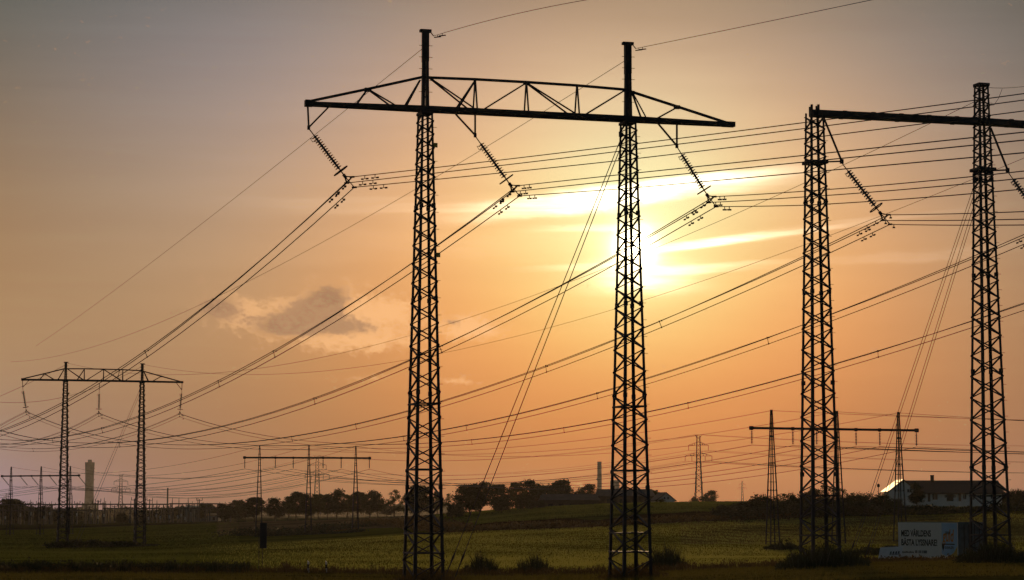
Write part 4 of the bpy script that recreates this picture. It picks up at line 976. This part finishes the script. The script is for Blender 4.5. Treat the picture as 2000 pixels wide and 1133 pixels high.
fr.build('frame', M['container'], ctn)
lr = MB()
for y in (.5, .95, 1.5, 1.95): lr.tube([(CL + .03, y, .2), (CL + .03, y, CHT - .15)], .025, 6)
lr.build('lock_rods', M['steel'], ctn)
bn = MB().box(.03, CL - .03, -.05, -.02, .1, CHT - .03).build('banner', M['banner'], ctn)
def panel(name, pts, mat, off, parent): return MB().prism([(x, off, z) for x, z in pts], (0, -.006, 0)).build(name, mat, parent)
panel('banner_blue_field', [(CL * .80, .22), (CL * .82, .20), (CL * .90, .30), (CL * .955, .58), (CL * .99, .98), (CL * .99, CHT - .07), (CL * .735, CHT - .07)] if False else
      [(CL * .735, .42), (CL * .80, .30), (CL * .87, .36), (CL * .93, .56), (CL * .985, .98), (CL * .985, CHT - .07), (CL * .735, CHT - .07)], M['bannerblue'], -.052, bn)
panel('banner_gold_corner', [(CL * .80, .13), (CL * .985, .13), (CL * .985, .94), (CL * .93, .52), (CL * .87, .32)], M['bannergold'], -.052, bn)
def text(name, s, x, z, h, mat, off=-.056, parent=None, wid=None, shear=0.0):
    cu = bpy.data.curves.new(name, 'FONT'); cu.body = s; cu.size = h / .7; cu.extrude = .003; cu.materials.append(mat); cu.shear = shear; cu.offset = h * .04
    o = bpy.data.objects.new(name, cu); col.objects.link(o); o.parent = parent; o.location = (x, off, z); o.rotation_euler = (math.pi / 2, 0, 0)
    if wid:
        bpy.context.view_layer.update(); w_ = max(1e-3, o.dimensions.x); o.scale.x = wid / w_
    dg = bpy.context.evaluated_depsgraph_get(); me = bpy.data.meshes.new_from_object(o.evaluated_get(dg)); mo = bpy.data.objects.new(name, me)
    mo.location, mo.rotation_euler, mo.scale = o.location, o.rotation_euler, o.scale; bpy.data.objects.remove(o); col.objects.link(mo); mo.parent = parent; mo.name = name
    return mo
text('lettering', 'MED VÄRLDENS', CL * .055, 1.62, .42, M['ink'], parent=bn, wid=CL * .50)
text('lettering', 'BÄSTA LYSSNARE!', CL * .055, .98, .42, M['ink'], parent=bn, wid=CL * .60)
text('lettering', 'KANALEN', CL * .785, .78, .19, M['ink'], parent=bn, wid=CL * .14)
text('lettering', 'guld', CL * .75, 1.30, .80, M['orange'], parent=bn, wid=CL * .19, shear=.15)
ul = MB(); ul.box(CL * .775, CL * .945, -.06, -.053, 1.06, 1.13); ul.prism([(CL * .735, -.053, 1.14), (CL * .775, -.053, 1.14), (CL * .775, -.053, .86), (CL * .758, -.053, .62), (CL * .738, -.053, .86)], (0, -.006, 0)); ul.build('logo_mark', M['ink'], bn)
sm_ = MB(); random.seed(5)
x = CL * .07
while x < CL * .27: w_ = random.uniform(.04, .075); sm_.box(x, x + w_, -.06, -.053, .44, .44 + random.choice((.09, .12))); x += w_ + .03
x = CL * .29
while x < CL * .48: w_ = random.uniform(.05, .08); sm_.box(x, x + w_, -.06, -.053, .44, .63); x += w_ + (.03 if random.random() < .75 else .1)
sm_.build('small_print', M['ink'], bn)
sm2 = MB(); x = CL * .80
while x < CL * .87: sm2.box(x, x + .06, -.06, -.053, 1.78, 1.98); x += .1
sm2.build('small_print', M['ink'], bn)

sg_g = G(1737, 152) + Vector((0, 0, .12)); sg = thing('roadside_sign', 'small tilted white sign board on legs left of the advertising container', 'sign', sg_g, R(-22))
tl = R(22)
def sgp(x, z, o=0): return Vector((x + z * .10, z * math.sin(tl) + o, z * math.cos(tl) + x * .05))
bd = MB(); bd.hexa([sgp(-.76, .12), sgp(.76, .12), sgp(.76, .12, .04), sgp(-.76, .12, .04), sgp(-.76, .92), sgp(.76, .92), sgp(.76, .92, .04), sgp(-.76, .92, .04)]); bo = bd.build('board', M['signwhite'], sg)
lt = MB(); random.seed(9)
for i in range(8):
    x = -.05 + i * .088; s_ = .03 * (-1) ** i; z0_, z1_ = .34, .60; lt.hexa([sgp(x, z0_, -.012), sgp(x + .045, z0_, -.012), sgp(x + .045, z0_, -.004), sgp(x, z0_, -.004), sgp(x + s_, z1_, -.012), sgp(x + .045 + s_, z1_, -.012), sgp(x + .045 + s_, z1_, -.004), sgp(x + s_, z1_, -.004)])
lt.build('lettering', M['ink'], bo)
for x in (-.6, .64): MB().beam(sgp(x, -.3, .05), sgp(x, .75, .05), .05).build('leg', M['whitepost'], sg)

ps_g = G(508, 146); ps = thing('post_sign', 'tall narrow black sign panel on two thin posts in the field', 'sign', ps_g, R(4))
hz = lambda py: P(508, py, 146).z - ps_g.z
MB().box(-.03, .40, -.03, .03, hz(1071), hz(1021.5)).build('panel', M['blackpanel'], ps); MB().box(-.05, .42, -.045, -.032, hz(1046) - .02, hz(1046) + .02).build('panel_rail', M['steel'], ps)
for x in (-.09, .13): MB().tube([(x, .055, -.3), (x, .055, hz(1034))], .022, 6).build('post', M['steel'], ps)
for px, py, lab in ((602, 1121, 'left white and black road marker post in the verge grass'), (637, 1126, 'right white and black road marker post in the verge grass')):
    g = G(px, 139); rm = thing('road_marker', lab, 'marker post', g, 0, 'road marker posts')
    MB().prism([(-.055, -.03, 0), (.055, -.03, 0), (.055, -.03, .32), (-.055, -.03, .32)], (0, .06, 0)).build('post', M['whitepost'], rm)
    MB().prism([(-.056, -.032, .32), (.056, -.032, .32), (.056, -.032, .55), (-.056, -.032, .55)], (0, .064, 0)).build('black_band', M['ink'], rm)
    MB().prism([(-.055, -.03, .55), (.055, -.03, .55), (.055, -.03, .70), (-.055, -.03, .78)], (0, .06, 0)).build('post_top', M['whitepost'], rm)

# ------------------------------------------------------------------ farmhouse on the hill
fh_o = P(1763, 974, 380.0); fh_o.z = float(gz(fh_o.x, fh_o.y)[0]); S = 380 / F
fh = thing('farmhouse', 'long low white farmhouse with dark roof and glinting gable wing on the hill', 'house', fh_o, 0)
def Hx(px): return (px - 1763) * S
base = 1000 - (EYE - fh_o.z) / S * -1 if False else 1000 + (EYE - fh_o.z) / S
def Hz(py): return (base - py) * S
W = MB(); W.box(Hx(1765), Hx(1960), 1.5, 9.5, -1.2, Hz(961)); W.build('wall', M['whitewall'], fh)
Z0, Z1 = Hz(963), Hz(938)
rf = MB(); rf.prism([(Hx(1766), .9, Z0), (Hx(1766), 5.5, Z1), (Hx(1766), 10.1, Z0), (Hx(1766), 10.1, Z0 - .15), (Hx(1766), .9, Z0 - .15)], (Hx(1963) - Hx(1766), 0, 0))
ro = rf.build('roof', M['roof'], fh)
MB().prism([(Hx(1957), 2.6, Hz(957)), (Hx(1957), 5.5, Hz(945)), (Hx(1957), 8.4, Hz(957))], (Hx(1968) - Hx(1957), 0, 0)).build('porch_roof', M['roof'], fh)
MB().box(Hx(1829.5), Hx(1835), 4.8, 5.6, Z1 - .6, Hz(929)).box(Hx(1829), Hx(1835.5), 4.75, 5.65, Hz(929), Hz(929) + .12).build('chimney', M['roof'], ro)
# wing with its gable towards us; left slope is bright metal
gl, gr, ga = Hx(1735), Hx(1789), Hx(1763)
MB().prism([(gl, -1.0, -1.5), (gr, -1.0, -1.5), (gr, -1.0, Hz(960)), (ga, -1.0, Z1 - .1), (gl, -1.0, Hz(960))], (.44, 8.0, 0)).build('wing_wall', M['whitewall'], fh)
sl_ = MB(); e0, e1 = Vector((gl - .25, -1.3, Hz(961.5))), Vector((ga, -1.3, Z1)); off = Vector((.67, 12, 0)); nrm = Vector((0, 0, .12))
sl_.hexa([e0, e1, e1 + off, e0 + off, e0 + nrm, e1 + nrm, e1 + off + nrm, e0 + off + nrm]); mr = sl_.build('metal_roof', M['metalroof'], fh)
sr = MB(); e0 = Vector((gr + .3, -1.3, Hz(962))); e1 = Vector((ga, -1.3, Z1)); off = Vector((.67, 12, 0)); sr.hexa([e0, e1, e1 + off, e0 + off, e0 + nrm, e1 + nrm, e1 + off + nrm, e0 + off + nrm]); sr.build('wing_roof', M['roof'], fh)
for px0, px1, py0, py1, nm in ((1801, 1806, 966, 974, 'window'), (1816, 1819, 964, 979, 'door'), (1824, 1834, 965, 976, 'window'), (1848, 1852, 967, 972, 'window'), (1865, 1869, 967, 972, 'window'), (1876, 1879, 964, 978, 'door'), (1884, 1890, 966, 975, 'window'), (1900, 1906, 966, 976, 'window'), (1917, 1923, 966, 975, 'window'), (1938, 1944, 966, 974, 'window'), (1853, 1864, 967, 978, 'door'), (1770, 1778, 956, 962, 'window')):
    y = 1.5 if px0 > 1790 else -1.0
    fo = MB().box(Hx(px0) - .08, Hx(px1) + .08, y - .06, y - .003, Hz(py1) - .08, Hz(py0) + .08).build(nm, M['darkpaint'] if nm == 'door' else M['whitewall'], fh)
    if nm == 'window':
        pn = MB(); xm = (Hx(px0) + Hx(px1)) / 2; pn.box(Hx(px0), xm - .03, y - .075, y - .062, Hz(py1), Hz(py0)); pn.box(xm + .03, Hx(px1), y - .075, y - .062, Hz(py1), Hz(py0)); pn.build('pane', M['window'], fo)
g = P(1716, 970, 372); lp = thing('garden_lamp', 'small lamp post left of the farmhouse golden roof', 'lamp post', Vector((g.x, g.y, float(gz(g.x, g.y)[0]))), 0)
hl = P(1716, 952, 372).z - lp.location.z; MB().tube([(0, 0, -.2), (0, 0, hl)], .05, 6).build('pole', M['steel'], lp); MB().tube([(0, 0, hl), (0, 0, hl + .15), (0, 0, hl + .5), (0, 0, hl + .6)], [.1, .25, .2, .05], 8).build('lantern', M['darkpaint'], lp)
g = G(1810, 326); tb = thing('garden_table', 'pale flat-topped table in the dark shrubs below the lawn', 'table', (g.x, g.y, P(1810, 1008, 326).z), 0)
MB().box(-.75, .75, -.35, .35, .72, .78).build('table_top', M['whitepost'], tb)
for x in (-.6, .6): MB().box(x - .04, x + .04, -.3, .3, 0, .72).build('leg', M['whitepost'], tb)

# ------------------------------------------------------------------ barns and house on the middle hill
def barn(px0, px1, py_ridge, py_eave, py_base, Y, depth, label, wallm, roofm, ends=0.0, cat='barn', name='barn', windows=0):
    b0, b1 = P(px0, py_base, Y), P(px1, py_base, Y); r = thing(name, label, cat, b0, 0); L = b1.x - b0.x
    gzz = min(float(gz(b0.x, Y)[0]), float(gz(b1.x, Y)[0])) - b0.z - .3
    ze = P(px0, py_eave, Y).z - b0.z; zr = P(px0, py_ridge, Y).z - b0.z
    w = MB().prism([(0, 0, gzz), (0, depth, gzz), (0, depth, ze), (0, depth / 2, zr - .1), (0, 0, ze)], (L, 0, 0)).build('wall', wallm, r)
    ro_ = MB()
    for s_ in (0, 1):
        y0 = -.5 if s_ == 0 else depth + .5; ro_.hexa([(-.4 - ends * 0, y0, ze - .25), (L + .4, y0, ze - .25), (L + .4 - ends, depth / 2, zr), (-.4 + ends, depth / 2, zr), (-.4, y0, ze - .1), (L + .4, y0, ze - .1), (L + .4 - ends, depth / 2, zr + .15), (-.4 + ends, depth / 2, zr + .15)])
    ro_.build('roof', roofm, r)
    for i in range(windows):
        x = L * (i + .7) / (windows + .4); MB().box(x, x + .9, -.06, -.004, ze - 1.9, ze - .8).build('window', M['window'], r)
    return r
barn(1056, 1169, 966, 976, 986, 460, 10, 'long low dark barn roof below the domed hill trees', M['darkpaint'], M['barnroof'], .8, windows=5)
barn(1168, 1277, 956, 968, 984, 520, 14, 'broad brown barn behind the sun-crossed pylon leg', M['barnroof'], M['barnroof'], .5, windows=4)
# gabled house: gable end towards us
g0 = P(1301, 980, 470); gh = thing('gabled_house', 'small pale house with steep gable facing us on the skyline', 'house', g0, R(8)); S4 = 470 / F
MB().prism([(-1.75, 0, -1), (1.75, 0, -1), (1.75, 0, .4), (0, 0, 16.3 * S4), (-1.75, 0, .4)], (0, 7, 0)).build('wall', M['whitewall'], gh)
for s_ in (-1, 1):
    m = MB(); a = Vector((s_ * 2.1, -.4, .1)); b = Vector((0, -.4, 17.2 * S4)); d = Vector((0, 7.8, 0)); n_ = Vector((0, 0, .15)); m.hexa([a, b, b + d, a + d, a + n_, b + n_, b + d + n_, a + d + n_]); m.build('roof', M['barnroof'], gh)
for x, z in ((-.45, .5), (.25, .5)): MB().box(x, x + .3, -.05, -.004, z, z + .45).build('window', M['window'], gh)
# silo, chimneys and the tall tower
def stack(px, py0, py1, w0px, w1px, Y, label, cat, name, prof=None, mat='concrete', n=24):
    b = P(px, py0, Y); h = P(px, py1, Y).z - b.z; s_ = Y / F; r = thing(name, label, cat, b, 0)
    if prof is None: prof = [(0, w0px), (1, w1px)]
    MB().tube([(0, 0, -12)] + [(0, 0, h * t) for t, w in prof], [prof[0][1] / 2 * s_] + [w / 2 * s_ for t, w in prof], n).build('shaft', M[mat], r, smooth=False)
    return r, h, s_
r, h, s_ = stack(174, 990, 903, 0, 0, 4200, 'tall concrete tower with flared top rising from the haze behind the switchyard', 'tower', 'concrete_tower', [(0, 19), (.30, 17.0), (.62, 16.6), (.85, 17.6), (.93, 18.6), (1, 19)])
MB().tube([(0, 0, h), (0, 0, h + 5 * s_)], 4.0 * s_, 14).build('crown_block', M['concrete'], r)
MB().box(-13 * s_, 15 * s_, -8 * s_, 8 * s_, -10, 7 * s_).build('base_building', M['concrete'], r)
dm_ = MB()
for t in (.1, .35, .6): dm_.box(8.4 * s_, 9.6 * s_, -2 * s_, 2 * s_, h * (t + .25), h * (t + .25) + 1.5 * s_)
dm_.build('balcony', M['concrete'], r)
r, h, s_ = stack(1171, 975, 901.5, 9, 8.4, 2400, 'slim round factory chimney above the brown barn', 'chimney', 'factory_chimney')
rg = MB()
for t in (.42, .55, .72, .86, .98): rg.torus((0, 0, h * t), (0, 0, 1), 4.55 * s_, .35 * s_, 18, 4)
rg.build('ring_band', M['concrete'], r); MB().box(-5.8 * s_, -4.2 * s_, -.8 * s_, .8 * s_, h * .50, h * .56).build('gallery', M['concrete'], r)
r, h, s_ = stack(1201, 975, 939, 18, 18, 2300, 'pale square-looking silo block behind the sun-crossed pylon leg', 'silo', 'silo'); MB().tube([(0, 0, h), (0, 0, h + 1.2 * s_)], [9.6 * s_, 6 * s_], 20).build('roof', M['concrete'], r)
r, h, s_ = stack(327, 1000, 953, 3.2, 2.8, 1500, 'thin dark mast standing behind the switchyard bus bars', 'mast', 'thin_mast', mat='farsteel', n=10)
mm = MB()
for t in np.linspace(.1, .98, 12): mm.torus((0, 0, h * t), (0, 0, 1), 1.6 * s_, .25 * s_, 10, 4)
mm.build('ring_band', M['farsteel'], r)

# ------------------------------------------------------------------ switchyard at the left
SW = 'switchyard posts'; random.seed(21)
def yard_post(px, pytop, Y, kind):
    g = G(px, Y); h = P(px, pytop, Y).z - g.z
    r = thing('yard_post', ('thin tall lightning spike in the hazy switchyard' if kind == 'spike' else 'dark upright post with small arms in the hazy switchyard' if kind == 'arm' else 'short post topped with a pale insulator in the hazy switchyard'), 'post', g, 0, SW + ' ' + kind)
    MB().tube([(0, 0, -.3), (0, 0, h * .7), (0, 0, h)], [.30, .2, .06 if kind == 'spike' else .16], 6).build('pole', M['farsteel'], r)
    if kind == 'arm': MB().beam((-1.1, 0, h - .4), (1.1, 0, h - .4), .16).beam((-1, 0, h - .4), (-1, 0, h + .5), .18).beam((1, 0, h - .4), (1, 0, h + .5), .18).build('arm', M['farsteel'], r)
    if kind == 'ins':
        m = MB()
        for k in range(3): m.tube([(0, 0, h + .35 * k), (0, 0, h + .35 * k + .15), (0, 0, h + .35 * k + .3)], [.12, .32, .12], 8)
        m.build('insulator', M['porcelain'], r)
for px in np.linspace(2, 452, 46): yard_post(px + random.uniform(-4, 4), random.choice((984, 988, 978, 992, 990)) + random.uniform(-4, 4), random.uniform(770, 860), 'arm')
for px, top in ((59, 976), (88, 980), (100, 979), (140, 967), (185, 982), (203, 972), (215, 979), (255, 978), (297, 976), (306, 977), (336, 972), (349, 973), (367, 972), (386, 973), (375, 979), (285, 980)): yard_post(px, top, random.uniform(770, 850), 'spike')
for px in (12, 40, 62, 84, 96, 120, 150, 178, 190, 204, 289, 305, 311, 330, 346, 352, 360): yard_post(px + random.uniform(-2, 2), random.uniform(1006, 1016), random.uniform(762, 785), 'ins')
for k, (p0_, p1_, pz, Y) in enumerate(((-60, 165, 985.5, 800), (165, 330, 985, 806), (330, 432, 984, 812), (-60, 200, 997, 780), (200, 420, 993, 790))):
    a, b = G(p0_, Y), G(p1_, Y); z = P(p0_, pz, Y).z; r = thing('busbar_gantry', 'long %s bus bar gantry crossing the %s of the switchyard' % (('upper', 'upper', 'upper', 'lower', 'lower')[k], ('left third', 'middle', 'right end', 'left half', 'right half')[k]), 'gantry', a, 0, 'bus bar gantries')
    L = b.x - a.x; MB().beam((0, 0, z - a.z), (L, 0, z - a.z), .34, .42).build('bus_bar', M['farsteel'], r)
    for i in range(5): MB().beam((L * (i + .1) / 4.4, 0, -.3), (L * (i + .1) / 4.4, 0, z - a.z), .3).build('leg', M['farsteel'], r)
barn(362, 404, 988, 990, 1022, 860, 12, 'pale plain station building at the right end of the switchyard', M['concrete'], M['concrete'], 0, 'building', 'station_building', 3)
barn(404, 426, 1003, 1006, 1022, 850, 8, 'small low shed beside the pale station building', M['concrete'], M['metalroof'], 0, 'shed', 'shed', 1)

# ------------------------------------------------------------------ evening haze
hb = MB().box(-7600, 7600, -7600, 7600, -8, 125)
hm_ = bpy.data.materials.new('evening_haze'); hm_.use_nodes = True; hn = hm_.node_tree; hn.nodes.remove(hn.nodes['Principled BSDF'])
pv = hn.nodes.new('ShaderNodeVolumePrincipled'); pv.inputs['Density'].default_value = 2.2e-5; pv.inputs['Anisotropy'].default_value = 0.72; pv.inputs['Color'].default_value = (0.95, 0.90, 0.84, 1)
hn.links.new(pv.outputs[0], hn.nodes['Material Output'].inputs['Volume'])
ho = hb.build('haze', hm_); tag(ho, 'thin evening haze over the fields', 'haze', None, 'stuff')
